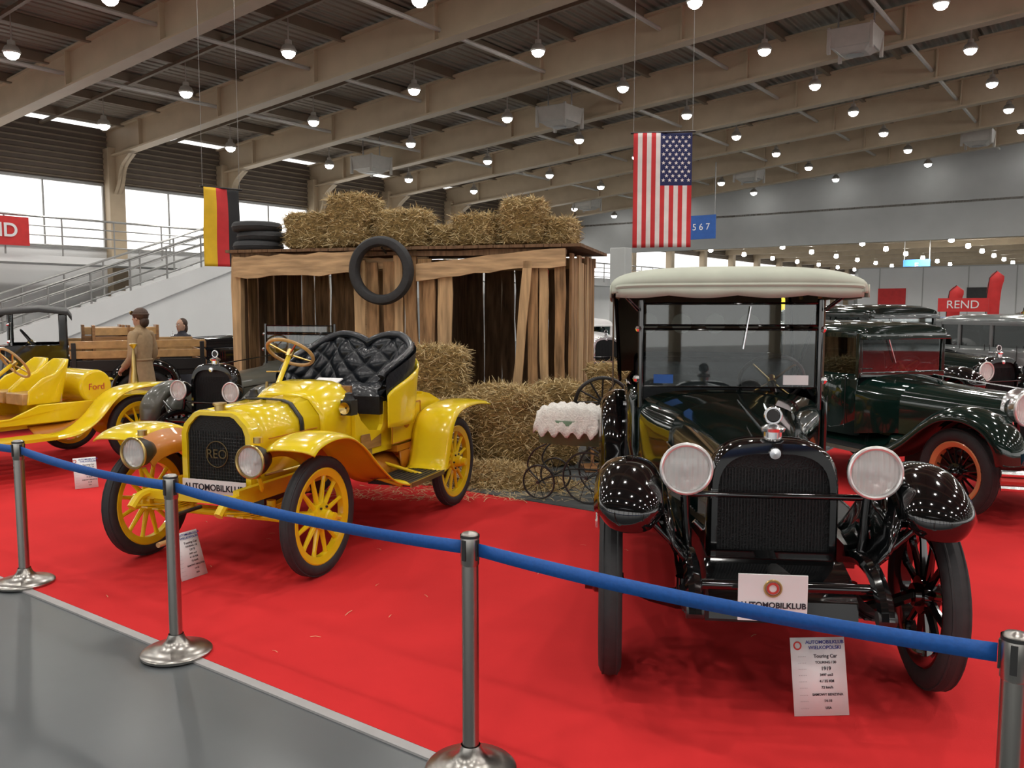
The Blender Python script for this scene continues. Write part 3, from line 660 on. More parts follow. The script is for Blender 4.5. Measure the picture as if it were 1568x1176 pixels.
    if P['top']=='pickup':
        b=MB('cab'); 
        for y in(-1,1): b.box((-1.75,y*tw_,.88),(.75,.04,.66),P['body']); b.box((-2.08,y*tw_,1.4),(.10,.04,.45),P['body'])
        b.box((-2.12,0,1.1),(.04,2*tw_,1.1),P['body']); b.loft([arch(x,tw_+.03,z-.1,z-.07,z,2.8) for x,z in((-1.25,1.66),(-1.35,1.72),(-1.8,1.76),(-2.15,1.72),(-2.2,1.64))],BLKM,cap0=True,cap1=True)
        b.box((-1.9,0,.8),(.45,1.1,.25),LEA); b.build(car,bevel=.01)
        b=MB('cargo_bed'); b.box((-3.05,0,.78),(1.8,1.36,.08),BLKM)
        for y in(-.68,.68):
            b.box((-3.05,y,.90),(1.8,.03,.16),BLKM)
            for z in(1.06,1.20): b.box((-3.05,y,z),(1.8,.03,.11),TAN)
            for x in(-2.2,-3.05,-3.9): b.box((x,y*1.03,1.0),(.06,.03,.46),BLKM)
        for z in(.90,1.04,1.18): b.box((-3.95,0,z),(.03,1.36,.10),WBR)
        b.build(car,bevel=.006)
        b=MB('wooden_crates')
        for x,y,z,s_ in((-2.6,-.2,.82,.55),(-3.1,.15,.82,.5),(-2.7,.32,.82,.5)):
            for i in range(5): b.box((x,y,z+.06+i*.125),(s_,s_*.8,.11),WBR if i%2 else TAN)
            for q in(-1,1): b.box((x+q*s_*.46,y,z+.32),(.04,s_*.82,.66),WBR)
        b.build(car,bevel=.005)
    if P['bumper']:
        b=MB('bumper')
        for z,m_ in((.50,CHR),(.44,INKR),(.38,CHR)): b.tube(cr([(.55,-.85,z),(.70,-.6,z),(.76,0,z),(.70,.6,z),(.55,.85,z)],6),.028,m_,8)
        for y in(-.37,.37): b.cyl((.4,y,.5),(.73,y,.44),.02,CHR)
        b.box((.80,-.25,.60),(.01,.46,.14),BLU); b.build(car); text('5 137',.12,(.808,-.25,.60),RF,PAP,car)
    if P['fcol']:
        b=MB('number_plate'); b.box((.54,-.065,.555),(.008,.27,.19),PAP); b.torus((.546,-.065,.595),(1,0,0),.032,.005,BRS,24,6); b.torus((.546,-.065,.595),(1,0,0),.020,.005,INKR,20,6); b.build(car); text('AUTOMOBILKLUB',.032,(.546,-.065,.525),RF,INK,car,off=.0008)
    return car
vcar('black_touring_car',(1.172,3.85,.009),math.atan2(-.993,-.12),fcol=True)
GH=math.radians(-70)
vcar('green_sedan_car',(4.27,7.12,.009),GH,top='sedan',body=GRN2,roof=1.72,beltz=1.16,R=.40,tw=.13,rim=ORA,spm=BLK,ns=16,spw=.012,shell=CHR,bumper=True,lampy=.44,lampx=.42,lampz=1.0,lampr=.14,wb=2.7,scale=.92,
  hood=[(.10,.285,.60,.85,1.07),(-.5,.34,.60,.86,1.09),(-1.0,.42,.60,.88,1.12)],cowl=[(-1.0,.42,.6,.88,1.12),(-1.2,.52,.58,.9,1.14),(-1.42,.60,.55,.95,1.16)],
  ff=[(.52,.54),(.50,.70),(.38,.84),(.15,.92),(-.1,.90),(-.32,.78),(-.55,.60),(-.8,.46),(-1.1,.40)],rf=[(-2.1,.40),(-2.25,.5),(-2.35,.7),(-2.5,.84),(-2.72,.90),(-2.95,.84),(-3.1,.66),(-3.18,.5)],fen=GRN2,fy=(.50,.86),crown=.07)
vcar('green_sedan_car.001',(5.75,10.2,.009),GH,top='sedan',body=GRN,roof=1.76,beltz=1.18,lampz=.98)
vcar('grey_sedan_car',(8.3,11.0,.009),GH-.1,top='sedan',body=GRYL,fen=BLK,roof=1.62,beltz=1.12,shell=CHR,lampz=.95)
vcar('white_sedan_car',(1.9,17.5,.002),math.radians(-80),top='sedan',body=WHT,fen=WHT,roof=1.5,beltz=1.0,shell=CHR,lampz=.85,ws=(1.0,1.4))
vcar('black_sedan_car',(13.5,19.5,.009),math.radians(-100),top='sedan',body=BLK,fen=BLK,roof=1.7,shell=CHR)
vcar('grey_roadster_car',(-3.06,8.95,.008),math.atan2(-.937,-.35),top='open',body=GRY,fen=GRY,lampz=.86,lampy=.33,lampr=.10,roof=1.7,tr=.62,fy=(.48,.74),tubw=.56,R=.36,beltz=1.05,ws=(1.15,1.5),
   hood=[(.03,.25,.55,.8,1.0),(-.5,.3,.55,.82,1.03),(-1.0,.36,.55,.85,1.06)],cowl=[(-1.0,.36,.55,.85,1.06),(-1.2,.46,.53,.9,1.08),(-1.42,.52,.5,.95,1.10)],
   ff=[(.42,.55),(.40,.70),(.28,.82),(.08,.88),(-.12,.84),(-.32,.72),(-.55,.56),(-.8,.45),(-1.1,.40)],wb=2.45,tail=-2.85,detail=False,
   rf=[(-1.85,.40),(-2.0,.5),(-2.1,.7),(-2.25,.84),(-2.47,.88),(-2.7,.82),(-2.85,.66),(-2.93,.5)])
vcar('black_pickup_truck',(-8.38,11.45,.002),math.radians(-152),top='pickup',body=BLK,wb=3.1,tail=-2.2,rf=[(-2.5,.43),(-2.62,.52),(-2.7,.75),(-2.85,.90),(-3.1,.95),(-3.35,.9),(-3.5,.78),(-3.56,.6)],ws=(1.2,1.62))
vcar('black_roadster_car',(-6.5,16.6,.002),math.radians(-158),top='open',body=BLK,ws=(1.2,1.5),spm=INKR,rim=INKR,detail=False)
# ------------------------------------------------------------ left yellow car
car=empty('yellow_vintage_speedster_car',(-6.15,7.80,.009),math.radians(-123)); WB=2.5
for nm,x,y in(('wheel_front_left',0,.7),('wheel_front_right',0,-.7),('wheel_rear_left',-WB,.7),('wheel_rear_right',-WB,-.7)):
    wheel(car,nm,(x,y,.37),.37,.08,YEL,YEL,12,1 if y>0 else -1,.016,YEL,x<0)
b=MB('chassis')
for y in(-.33,.33): b.box((-1.25,y,.50),(3.0,.045,.09),YEL2)
b.cyl((0,-.6,.37),(0,.6,.37),.026,YEL2); b.cyl((-WB,-.6,.37),(-WB,.6,.37),.036,YEL2); b.ball((-WB,0,.37),.12,YEL2)
b.tube([(0,-.45,.55),(0,-.2,.47),(0,.2,.47),(0,.45,.55)],.02,YEL2); b.build(car)
b=MB('hood'); b.loft([hs(x,w,t,.50) for x,w,t in((.1,.24,.90),(-.1,.25,.92),(-.75,.3,.94))],YEL,cap0=True); b.box((-.78,0,.78),(.04,.8,.56),YEL); b.box((.12,0,.72),(.05,.5,.5),BRS); b.box((.15,0,.72),(.02,.42,.42),CORE); b.build(car,bevel=.008)
b=MB('fenders')
for y in(-1,1):
    for path in([(.35,.72),(.25,.80),(.05,.84),(-.15,.80),(-.4,.66),(-.65,.50),(-.85,.40)],[(-1.45,.40),(-1.70,.42),(-1.92,.54),(-2.12,.74),(-2.3,.83),(-2.6,.86),(-2.98,.84)]):
        s_=fender(b,path,y*.52,y*.88,.012,.02,YEL)
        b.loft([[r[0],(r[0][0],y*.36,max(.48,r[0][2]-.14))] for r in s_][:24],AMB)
    b.box((-1.15,y*.7,.395),(.66,.36,.025),YEL2)
b.build(car,solid=.012)
b=MB('body')
for y in(-1,1):
    b.poly([(-.78,y*.38,.50),(-.78,y*.38,.72),(-1.0,y*.4,.58),(-1.25,y*.4,.58),(-1.45,y*.4,.66),(-1.55,y*.4,.70),(-2.2,y*.4,.70),(-2.2,y*.4,.5)],(0,y*.03,0),YEL)
b.box((-1.5,0,.52),(1.4,.8,.04),AMB)
b.lathe([(-.40,0),(-.40,.17),(-.38,.19),(.38,.19),(.40,.17),(.40,0)],(-2.20,0,.84),(0,1,0),YEL,28)
b.box((-2.6,0,.62),(.75,.72,.2),YEL); b.build(car,bevel=.01)
text('Ford',.10,(-2.20,.404,.84),(math.pi/2,0,math.pi),INKR,car,'badge_script')
for y in(-.2,.2):
    b=MB('bucket_seat'); pl=cr([(-1.45,y+.17,0),(-1.7,y+.18,0),(-1.82,y+.13,0),(-1.85,y,0),(-1.82,y-.13,0),(-1.7,y-.18,0),(-1.45,y-.17,0)],5)
    b.loft([[(p.x-.10*q*(1 if p.x<-1.6 else .2),p.y,.70+q*(.12+.34*min(1,max(0,(-1.42-p.x)/.4)))) for q in(0,.25,.5,.75,1)] for p in pl],YEL)
    b.box((-1.62,y,.76),(.40,.32,.1),TAN); b.build(car,solid=.035,bevel=.01)
steer(car,(-.85,.22,.72),(-1.42,.22,1.14),.19,TAN,YEL)
b=MB('lantern'); b.cyl((-.9,.55,.5),(-.9,.55,.70),.05,INKR); b.lathe([(0,.06),(.05,.03),(.1,.03),(.12,0)],(-.9,.55,.70),(0,0,1),BRS,14); b.lathe([(0,.06),(.03,.06),(.03,0)],(-.9,.55,.47),(0,0,1),BRS,14)
for x,y in((-2.6,.50),): b.lathe([(0,.05),(.15,.03),(.3,.025),(.4,.01),(.45,.05),(.47,0)],(x,y,.85),(0,0,1),BRS,14)
b.build(car)
# ------------------------------------------------------------ stanchions
posts=[(-4.45,6.25),(-3.04,5.19),(-1.67,4.11),(-.153,3.03),(1.264,2.07),(2.7,1.05)]
H=.905
for i,(x,y) in enumerate(posts):
    e=empty('belt_barrier_post',(x,y,.009),HA); b=MB('post')
    b.lathe([(0,0),(0,.168),(.012,.17),(.022,.16),(.03,.12),(.045,.07),(.075,.045),(.10,.036)],(0,0,0),(0,0,1),STL,40)
    b.lathe([(.09,.031),(H-.12,.031)],(0,0,0),(0,0,1),STL,28)
    b.lathe([(H-.125,.031),(H-.12,.034),(H-.02,.034),(H-.01,.031),(H-.005,.026),(H,.0)],(0,0,0),(0,0,1),STL,28)
    for a in(0,1,2,3): b.box((math.cos(a*math.pi/2)*.030,math.sin(a*math.pi/2)*.030,H-.065),(.016,.016,.075),DKM,(0,0,a*math.pi/2))
    b.lathe([(H-.022,.0355),(H-.012,.0355)],(0,0,0),(0,0,1),DKM,28)
    b.build(e)
b=MB('barrier_belt')
for (p,q) in zip(posts[:-1],posts[1:]):
    p=Vector((*p,H-.055));q=Vector((*q,H-.055)); d=(q-p).normalized(); a=p+d*.04; c=q-d*.04; secs=[]
    for i in range(25):
        t=i/24; m_=a.lerp(c,t); m_.z-=.05*4*t*(1-t)*.5; nrm=Vector((-d.y,d.x,0)); tw=.004*math.sin(t*7)
        secs.append([m_+Vector((0,0,.024))+nrm*tw,m_-Vector((0,0,.024))-nrm*tw])
    b.loft(secs,BELT)
b.build(solid=.003)
# ------------------------------------------------------------ shed
SA=math.atan2(-1.1,4.13); SD=1.75
sh=empty('wooden_shed',(-3.53,10.9,0.006),SA)
def board(b,x,y,z0,z1,w,m,th=.03,lean=0,alongy=False):
    K=6; secs=[]
    a0=rr(-.012,.012)
    for i in range(K+1):
        t=i/K; z=z0+(z1-z0)*t; o1=rr(-.012,.012); o2=rr(-.012,.012); cx=lean*t+a0*math.sin(t*3)
        if alongy: secs.append([(x-th/2,y-w/2+o1+cx,z),(x+th/2,y-w/2+o1+cx,z),(x+th/2,y+w/2+o2+cx,z),(x-th/2,y+w/2+o2+cx,z)])
        else: secs.append([(x-w/2+o1+cx,y-th/2,z),(x-w/2+o1+cx,y+th/2,z),(x+w/2+o2+cx,y+th/2,z),(x+w/2+o2+cx,y-th/2,z)])
    b.loft(secs,m,closed=True,cap0=True,cap1=True)
b=MB('front_boards')
board(b,.06,0,0,2.38,.13,WDV2,.09)
x=1.66
for w,m_ in((.15,WDV2),(.17,WDV),(.15,WDV),(.10,WDV2),(.16,WDV),(.17,WDV)):
    board(b,x+w/2,-.01,0,rr(2.25,2.42),w,m_,.03,rr(-.03,.03)); x+=w+rr(.01,.04)
for px,w,m_,ln in((2.62,.13,WDV,.0),(2.80,.17,WDV2,.02),(3.62,.10,WDV2,.22),(3.88,.12,WDV,.02),(4.04,.10,WDV2,-.03),(4.20,.12,WDV,.0)):
    board(b,px+w*.2,-.03 if ln<.2 else -.08,0,2.25,w,m_,.03,ln)
b.build(sh,smooth=False)
b=MB('beams')
def hbeam(x0,x1,y,z0,z1,h,m):
    K=10; secs=[]
    for i in range(K+1):
        t=i/K; x=x0+(x1-x0)*t; z=z0+(z1-z0)*t; a=rr(-.02,.02); c=rr(-.015,.015)
        secs.append([(x,y-.025,z-h/2+a),(x,y+.025,z-h/2+a),(x,y+.025,z+h/2+c),(x,y-.025,z+h/2+c)])
    b.loft(secs,m,closed=True,cap0=True,cap1=True)
hbeam(.05,1.75,-.07,2.22,2.26,.26,WDH); hbeam(2.5,4.3,-.07,2.14,2.30,.20,WDH); hbeam(1.7,2.6,.05,2.25,2.25,.14,WDH)
hbeam(-.05,4.35,SD-.05,2.3,2.3,.15,WDH); hbeam(0,4.3,-.02,2.36,2.36,.06,WDD)
b.build(sh,smooth=False)
b=MB('side_boards')
y=.1
while y<SD-.15:
    w=rr(.13,.2); board(b,4.32,y+w/2,0,rr(2.25,2.4),w,random.choice([WDV,WDV2,WDV]),.03,rr(-.02,.02),True); board(b,.0,y+w/2,0,2.35,w*1.1,random.choice([WDV,WDD]),.03,0,True); y+=w+rr(.02,.07)
b.build(sh,smooth=False)
b=MB('back_boards'); x=0
while x<4.3:
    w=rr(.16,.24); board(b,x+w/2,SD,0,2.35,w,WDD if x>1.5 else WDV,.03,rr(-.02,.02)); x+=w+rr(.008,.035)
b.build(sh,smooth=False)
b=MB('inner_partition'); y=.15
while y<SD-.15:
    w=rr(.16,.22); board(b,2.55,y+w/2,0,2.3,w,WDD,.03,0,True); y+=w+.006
b.build(sh,smooth=False)
b=MB('roof_boards'); x=-.05
while x<4.35:
    w=rr(.17,.24); b.box((x+w/2,SD/2,2.42),(w,SD+.2,.035),WDD,(0,rr(-.02,.02),0)); x+=w+.008
b.build(sh,smooth=False)
def shw(lx,ly,z=0):
    return (-3.53+lx*math.cos(SA)-ly*math.sin(SA),10.9+lx*math.sin(SA)+ly*math.cos(SA),z)
e=empty('hanging_tyre',shw(2.10,-.19,2.16),SA); b=MB('tyre')
b.torus((0,0,0),(0,1,0.05),.345,.062,RUB,48,12,.8,1.1); b.torus((0,-.03,0),(0,1,.05),.30,.012,RUB,40,6); b.torus((0,-.05,0),(0,1,.05),.36,.006,BLKM,40,6); b.cyl((0,.02,.27),(0,.19,.20),.012,DKM); b.build(e)
e=empty('tyre_stack',shw(.12,.40,2.45)); b=MB('tyres')
for i,(dx,dy) in enumerate(((0,0),(.04,.04),(-.02,.02),)): b.torus((dx,dy,.065+.125*i),(0,0,1),.255,.065,RUB,40,12,.8); b.torus((dx,dy,.065+.125*i),(0,0,1),.32,.005,BLKM,36,6)
b.build(e)
# ------------------------------------------------------------ hay
def strands(b,fn,N,l0,l1,w,up=.5):
    V={0:[],1:[],2:[]};F={0:[],1:[],2:[]}
    for i in range(N):
        p,nr=fn(); p=Vector(p);nr=Vector(nr); d=Vector((rr(-1,1),rr(-1,1),rr(-.6,.6)))+nr*rr(-.1,up); d.normalize(); L=rr(l0,l1); 
        sd=d.cross(Vector((rr(-1,1),rr(-1,1),rr(-1,1)))).normalized()*w*rr(.5,1.1); bend=Vector((rr(-1,1),rr(-1,1),rr(-1.2,.3)))*L*.15
        k=random.choice((0,0,1,1,2)); o=len(V[k]); a=p-d*L*.3; m_=p+d*L*.25+bend*.3; c=p+d*L*.7+bend
        V[k]+=[a-sd,a+sd,m_+sd,m_-sd,c+sd*.4,c-sd*.4]; F[k]+=[(o,o+1,o+2,o+3),(o+3,o+2,o+4,o+5)]
    for k,m_ in enumerate((ST1,ST2,ST3)): b.add(V[k],F[k],m_)
def bale(loc,size,rz,N=900,tilt=0,name='hay_bale',w=.0042):
    b=MB(name); sx,sy,sz=[q/2 for q in size]; n=11; 
    off=Vector((rr(0,50),rr(0,50),rr(0,50)))
    def surf(u,v,face):
        q=[0,0,0]; a=face//2; s_=1 if face%2 else -1; q[a]=s_; q[(a+1)%3]=u; q[(a+2)%3]=v
        p=Vector(q); l=(abs(p.x)**6+abs(p.y)**6+abs(p.z)**6)**(1/6); p=p/l
        k=1+.11*mathutils.noise.noise(p*2.2+off)+.08*mathutils.noise.noise(p*5.5+off)
        return Vector((p.x*sx*k,p.y*sy*k,max(-sz,p.z*sz*k)+sz))
    for f in range(6):
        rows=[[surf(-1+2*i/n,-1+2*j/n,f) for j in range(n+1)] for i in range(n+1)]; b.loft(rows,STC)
    def fn():
        f=random.randrange(6)
        while f==4: f=random.randrange(6)
        p=surf(rr(-1,1),rr(-1,1),f); nr=[0,0,0]; nr[f//2]=1 if f%2 else -1; 
        p.z=max(p.z,.03)
        return p,nr
    strands(b,fn,int(N*1.5),.05,.16,w,.55)
    b.v=[(x,y,max(z,.002)) for x,y,z in b.v]
    o=b.build(None,loc,rz,recalc=False,ang=70); return o
zt0=2.46
for lx,ly,s_,r,N in((.90,.45,(.64,.48,.46),.05,1500),(1.50,.40,(.58,.52,.66),-.12,1800),(2.15,.45,(.66,.48,.47),.08,1500),(2.68,.5,(.34,.4,.26),.2,600),(3.14,.42,(.54,.48,.38),-.08,1300),(3.70,.42,(.50,.52,.54),.15,1400),(4.12,.5,(.36,.45,.32),-.1,900),(3.5,1.3,(1,.45,.35),0,400),(1.5,1.3,(1,.45,.4),.1,400)):
    bale(shw(lx,ly,zt0),s_,SA+r,N)
bale((-.82,9.45,0.006),(.85,.52,.60),SA,1200); bale((-.80,9.45,.61),(.58,.50,.68),SA+.15,2200)
bale((-.06,8.98,0.006),(.84,.60,.88),SA-.3,4000); bale((-.74,8.85,0.006),(.52,.45,.74),SA+.4,2400)
bale((.52,9.32,0.006),(.34,.45,.48),.2,700); bale((.50,9.33,.49),(.50,.42,.42),0.,1000); bale((1.12,9.6,0.006),(.5,.42,.6),.1,600); bale((1.10,9.6,.61),(.44,.42,.48),.3,900)
b=MB('loose_straw_pile'); 
rows=[]
for i in range(19):
    rows.append([Vector((-.8+i/9*.8,-.30+j/12*.60,max(.0,.17*(1-((i-9)/9)**2)*(1-((j-6)/6)**2)*(1+.5*mathutils.noise.noise(Vector((i*.5,j*.5,2))))))) for j in range(13)])
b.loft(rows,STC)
def fnp():
    i=random.gauss(0,.38); j=random.gauss(0,.16); z=max(0,.17*(1-(i/.8)**2)*(1-(j/.30)**2)) if abs(i)<.8 and abs(j)<.30 else 0
    return (i,j,z+.012),(0,0,.4)
strands(b,fnp,6500,.05,.16,.0042,.8); b.v=[(x,y,max(z,.002)) for x,y,z in b.v]; b.build(None,(-.24,8.30,.008),-.25,recalc=False)
b=MB('scattered_straw')
V_=[];F_=[]
def lay(n,fx,w=.0025,l1=.09):
    for i in range(n):
        x,y=fx(); a=rr(0,6.28); L=rr(.02,l1); d=Vector((math.cos(a),math.sin(a),0)); s_=Vector((-d.y,d.x,0))*w; p=Vector((x,y,.012)); o=len(V_)
        V_.extend([p-d*L-s_,p-d*L+s_,p+s_+Vector((0,0,.004)),p-s_+Vector((0,0,.004)),p+d*L+s_*.5+s_,p+d*L-s_]); F_.extend([(o,o+1,o+2,o+3),(o+3,o+2,o+4,o+5)])
lay(420,lambda:(rr(-1.8,.9),rr(7.45,8.0))); lay(16,lambda:(rr(-2.5,1.5),rr(3.8,7.4)),.0013,.025); lay(2,lambda:(rr(-1.1,-.7),rr(4.2,4.7)),.0018,.05)
b.add(V_,F_,ST2); b.build(recalc=False)
# ------------------------------------------------------------ baby carriage
e=empty('baby_carriage',(.56,7.62,.008),math.radians(-25))
b=MB('wheels')
def wwheel(c,r):
    b.torus(c,(0,1,0),r,.009,DKM,30,6); b.cyl((c[0],c[1]-.03,c[2]),(c[0],c[1]+.03,c[2]),.014,DKM,n=8)
    for i in range(10):
        t=i*math.pi/5; b.cyl(c,(c[0]+r*math.cos(t),c[1],c[2]+r*math.sin(t)),.003,DKM,n=5)
for y in(-.2,.2): wwheel((-.26,y,.155),.15); wwheel((.20,y,.23),.225)
b.cyl((-.26,-.2,.155),(-.26,.2,.155),.008,DKM); b.cyl((.20,-.2,.23),(.20,.2,.23),.008,DKM); b.build(e)
b=MB('springs')
for y in(-.17,.17):
    b.tube(cr([(-.26,y,.155),(-.1,y,.22),(.20,y,.23)],5),.008,DKM,6); b.tube(cr([(-.26,y,.155),(-.38,y,.28),(-.33,y,.42),(-.2,y,.50)],5),.008,DKM,6); b.tube(cr([(.20,y,.23),(.36,y,.30),(.34,y,.42),(.2,y,.50)],5),.008,DKM,6)
for y in(-.17,.17): b.tube(cr([(.3,y,.55),(.45,y,.70),(.50,y,.80)],4),.008,DKM,6)
b.cyl((.50,-.2,.80),(.50,.2,.80),.014,TAN)
b.build(e)
b=MB('tub'); S=[]
for i in range(9):
    t=i/8; k=math.sin(math.pi*(.12+.76*t))**.5; x=-.30+.60*t; S.append([(x,-.2*k,.72),(x,-.2*k,.62),(x,-.14*k,.50),(x,0,.48),(x,.14*k,.50),(x,.2*k,.62),(x,.2*k,.72)])
b.loft(S,GPD,cap0=True,cap1=True); b.build(e,solid=.01)
b=MB('lace_blanket'); rows=[]
for i in range(31):
    x=-.30+.60*i/30; e1=abs(i-15)/15
    rows.append([(x*(1+.03*math.sin(j*2.)),-.235+.47*j/18+(.012*math.sin(i*1.3) if j in(0,18) else 0),(.80+.05*math.sin(math.pi*j/18)-.05*e1**4+.012*math.sin(i*1.3+j*.9)+.008*math.sin(i*2.3-j*1.7)) if 2<j<16 else (.74 if j in(2,16) else .60+.03*math.sin(i*1.1)+(.06 if j in(1,17) else 0))) for j in range(19)])
b.loft(rows,LACE); b.build(e,solid=.010,ang=80)
e=empty('wagon_wheel',(.95,8.95,.43),.1); b=MB('wheel'); b.torus((0,0,.30),(.1,1,.35),.28,.02,DKM,36,8)
a_,c_=frame((.1,1,.35))
for i in range(12):
    t=i*math.pi/6; b.cyl((0,0,.30),Vector((0,0,.30))+(a_*math.cos(t)+c_*math.sin(t))*.28,.010,DKM,n=6)
b.lathe([(-.05,0),(-.05,.04),(.05,.04),(.05,0)],(0,0,.30),(.1,1,.35),DKM,14)
for q in(-.1,.1): b.cyl((q,-.02,-.42),(q,.02,.30),.02,WBR,n=8)
b.box((0,0,-.40),(.4,.3,.04),WBR); b.build(e)
# ------------------------------------------------------------ flags
FR=mat('flag_red',(.60,.03,.035),.7); FW=mat('flag_white',(.80,.78,.76),.7); FB=mat('flag_blue',(.012,.02,.10),.7); FY=mat('flag_gold',(.80,.50,.02),.7); FK=mat('flag_black',(.012,.012,.014),.7)
def flag(name,loc,w,h,rz,kind,ztop):
    e=empty(name,loc,rz); b=MB('cloth'); f=lambda x,z: .03*math.sin(x*7+z*1.5)+.015*math.sin(z*5+x*3)
    nc=13 if kind=='us' else 3; nr=24; sub=2 if nc==13 else 4
    for c in range(nc):
        for k in range(sub):
            x0=-w/2+w*(c+k/sub)/nc; x1=-w/2+w*(c+(k+1)/sub)/nc
            for r in range(nr):
                z0=-h*r/nr; z1=-h*(r+1)/nr
                if kind=='us': m_=FB if (c>=6 and r<nr*.45) else (FR if c%2==0 else FW)
                else: m_=(FY,FR,FK)[c]
                b.add([(x0,f(x0,z0),z0),(x1,f(x1,z0),z0),(x1,f(x1,z1),z1),(x0,f(x0,z1),z1)],[(0,1,2,3)],m_)
    b.build(e,solid=.004,merge=True,ang=80)
    if kind=='us':
        b=MB('stars'); x0=-w/2+w*6/13; cw=w*7/13; ch=h*.45
        for i in range(9):
            for j in range(11):
                if (i+j)%2==0:
                    X=x0+cw*(i+1)/10; Z=-ch*(j+1)/12
                    for sg in(-1,1):
                        pts=[(X+(.029 if k%2==0 else .012)*math.sin(k*math.pi/5),f(X,Z)+sg*.008,Z+(.029 if k%2==0 else .012)*math.cos(k*math.pi/5)) for k in range(10)]
                        b.add([(X,f(X,Z)+sg*.008,Z)]+pts,[(0,1+k,1+(k+1)%10) for k in range(10)],FW)
        b.build(e,recalc=False)
    b=MB('hanging_rod'); b.cyl((-w/2-.04,0,.01),(w/2+.04,0,.01),.014,DKM,n=8); 
    for x in(-w/2,w/2): b.cyl((x,0,.01),(x*.98,0,ztop-loc[2]),.003,RAIL,n=5)
    b.build(e)
flag('american_flag',(2.08,12,4.12),.80,1.56,-.15,'us',8.2)
flag('german_flag',(-4.70,14,3.64),.62,1.25,.75,'de',8.0)
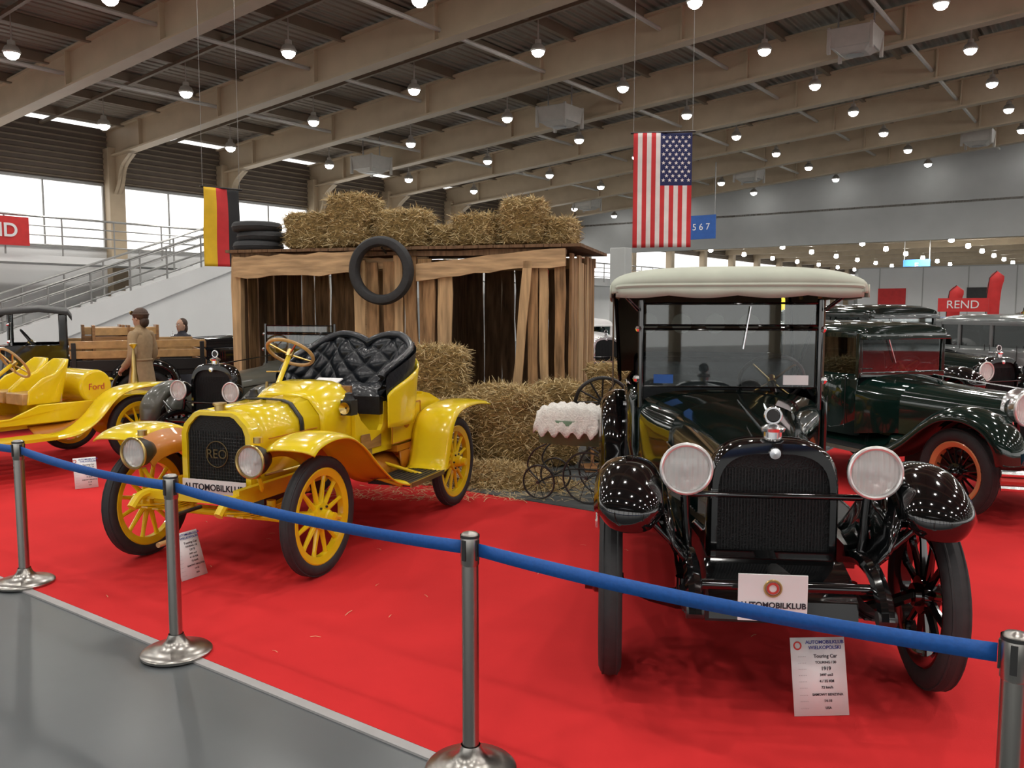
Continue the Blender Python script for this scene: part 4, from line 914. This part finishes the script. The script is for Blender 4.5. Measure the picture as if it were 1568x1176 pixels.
# ------------------------------------------------------------ people
def person(name,loc,rz,h,coatm,hairm,cap,female=True):
    k=h/1.7; e=empty(name,loc,rz)
    V=[(0,0,.92),(0,0,1.12),(0,-.01,1.32),(0,-.01,1.44),(0,.0,1.52),(0,.01,1.60),
       (-.09,0,.90),(-.10,.01,.50),(-.10,-.01,.10),(-.11,.12,.03),(.09,0,.90),(.10,.01,.50),(.10,-.01,.10),(.11,.12,.03),
       (-.17,-.01,1.40),(-.22,-.03,1.12),(-.19,.13,.95),(.17,-.01,1.40),(.22,-.02,1.12),(.20,.10,.92)]
    E=[(0,1),(1,2),(2,3),(3,4),(4,5),(0,6),(6,7),(7,8),(8,9),(0,10),(10,11),(11,12),(12,13),(3,14),(14,15),(15,16),(3,17),(17,18),(18,19)]
    rad=[.14,.12,.13,.09,.05,.05,.10,.065,.04,.035,.10,.065,.04,.035,.065,.05,.033,.065,.05,.033]
    me=bpy.data.meshes.new('body'); me.from_pydata([tuple(q*k for q in v) for v in V],E,[]); me.materials.append(coatm)
    o=bpy.data.objects.new('body',me); sc.collection.objects.link(o); o.parent=e
    o.modifiers.new('skin','SKIN'); ly=me.skin_vertices[0].data if me.skin_vertices else None
    if ly is None:
        bm=bmesh.new(); bm.from_mesh(me); bm.verts.layers.skin.verify(); bm.to_mesh(me); bm.free(); ly=me.skin_vertices[0].data
    for i,r in enumerate(rad): ly[i].radius=(r*k,r*k*.85); 
    ly[0].use_root=True
    q=o.modifiers.new('sub','SUBSURF'); q.levels=2; q.render_levels=2
    b=MB('coat'); S=[]
    for z,a,c in((.35,.25,.21),(.6,.22,.18),(.9,.185,.14),(1.05,.155,.12),(1.2,.18,.13),(1.36,.20,.12),(1.43,.15,.10),(1.48,.075,.07),(1.53,.075,.075)):
        S.append([(a*math.cos(t*math.pi/12)*k,c*math.sin(t*math.pi/12)*k,z*k) for t in range(24)])
    b.loft(S,coatm,closed=True)
    b.tube([(.158*math.cos(t*math.pi/12)*k,.123*math.sin(t*math.pi/12)*k,1.05*k) for t in range(24)],.016*k,coatm,6,True)
    for sx,el,ha in((-1,(-.23,-.03,1.12),(-.19,.13,.955)),(1,(.23,-.02,1.12),(.20,.10,.93))):
        pp=[tuple(q*k for q in p) for p in cr([(sx*.15,-.01,1.41),(sx*.195,-.015,1.34),el,ha],4)]
        b.tube(pp,[.07*k]*4+[.062*k]*5+[.05*k]*4,coatm,12)
    b.build(e,ang=60)
    b=MB('head'); S=[]; hz=1.56
    for dz,a,c,oy in((-.06,.045,.05,0),(-.03,.052,.06,.012),(.0,.055,.075,.02),(.03,.066,.088,.012),(.07,.075,.098,.004),(.11,.078,.102,0),(.15,.076,.1,-.004),(.19,.06,.08,-.008),(.215,.03,.04,-.01),(.22,.004,.004,-.01)):
        S.append([(a*math.cos(t*math.pi/10)*k,(oy+c*math.sin(t*math.pi/10))*k,(hz-.02+dz)*k) for t in range(20)])
    b.loft(S,SKIN,closed=True)
    b.tube([(0,.095*k,(hz+.085)*k),(0,.118*k,(hz+.05)*k),(0,.098*k,(hz+.04)*k)],[.008*k,.015*k,.010*k],SKIN,8)
    for sx in(-1,1):
        b.ball((sx*.03*k,.090*k,(hz+.085)*k),.012*k,FW,n=10); b.ball((sx*.03*k,.100*k,(hz+.085)*k),.006*k,INK,n=8); b.ball((sx*.078*k,0,(hz+.06)*k),.028*k,SKIN,(.35,.7,1),10)
        b.tube([(sx*.015*k,.102*k,(hz+.105)*k),(sx*.045*k,.094*k,(hz+.105)*k)],.004*k,hairm,5)
    b.tube([(-.022*k,.09*k,(hz+.012)*k),(0,.097*k,(hz+.013)*k),(.022*k,.09*k,(hz+.012)*k)],.006*k,INKR,6)
    b.build(e,ang=70)
    b=MB('hair')
    b.ball((0,-.030*k,(hz+.115)*k),.105*k,hairm,(.86,.92,.98),16)
    b.ball((0,-.07*k,(hz+.02)*k),.075*k,hairm,(1,.75,1.5 if not cap else 1.1),14)
    b.build(e)
    if cap:
        b=MB('leather_cap'); b.ball((0,-.012*k,(hz+.12)*k),.112*k,CAP,(.86,1,.92),18); b.tube([(.09*math.cos(t*math.pi/12)*k,(.112*math.sin(t*math.pi/12)-.01)*k,(hz+.125)*k) for t in range(24)],.013*k,CAP,6,True)
        for sx in(-1,1): b.lathe([(0,0),(0,.03*k),(.02*k,.026*k),(.02*k,0)],(sx*.033*k,.105*k,(hz+.145)*k),(0,1,0),BRS,14)
        b.build(e)
    b=MB('hands')
    for sx,wr,d in((-1,Vector((-.19,.13,.955)),Vector((.05,.75,-.65))),(1,Vector((.20,.10,.93)),Vector((-.02,.65,-.75)))):
        d.normalize()
        b.tube([wr*k,(wr+d*.03)*k,(wr+d*.09)*k],[.022*k,.032*k,.030*k],SKIN,10)
        for i,L in enumerate((.055,.068,.072,.066)):
            p=wr+d*.085+Vector((sx*(.024-.016*i),0,0)); b.tube([p*k,(p+d*L*.5)*k,(p+d*L*.8-Vector((0,.012,.018)))*k,(p+d*L*.9-Vector((0,.028,.03)))*k],[.0095*k,.0085*k,.008*k,.006*k],SKIN,8)
        p=wr+d*.03+Vector((-sx*.025,0,0)); b.tube([p*k,(p+d*.03+Vector((-sx*.02,.0,.01)))*k,(p+d*.06+Vector((-sx*.022,0,.005)))*k],[.012*k,.010*k,.007*k],SKIN,8)
    b.build(e,ang=70)
    b=MB('shoes')
    for sx in(-1,1): b.ball((sx*.11*k,.05*k,.04*k),.05*k,DKM,(.9,2.6,.8),14)
    b.build(e)
person('woman_in_driving_coat',(-5.05,11.6,.008),math.radians(75),1.64,COAT,HAIR,True)
person('person_in_dark_clothes',(-5.65,14.6,.002),math.radians(150),1.48,DRK,HAIR,False)
# ------------------------------------------------------------ world & camera
w=bpy.data.worlds.new('World'); sc.world=w; w.use_nodes=True; nt=w.node_tree; bg=nt.nodes['Background']; bg.inputs[0].default_value=(1,.98,.95,1); bg.inputs[1].default_value=1.75
cam=bpy.data.cameras.new('camera'); co=bpy.data.objects.new('camera',cam); sc.collection.objects.link(co); co.location=(0,0,1.72); co.rotation_euler=(math.radians(90-5.1),0,0); cam.sensor_width=36; cam.lens=29.96; cam.clip_end=300; sc.camera=co
print('lights',cnt)
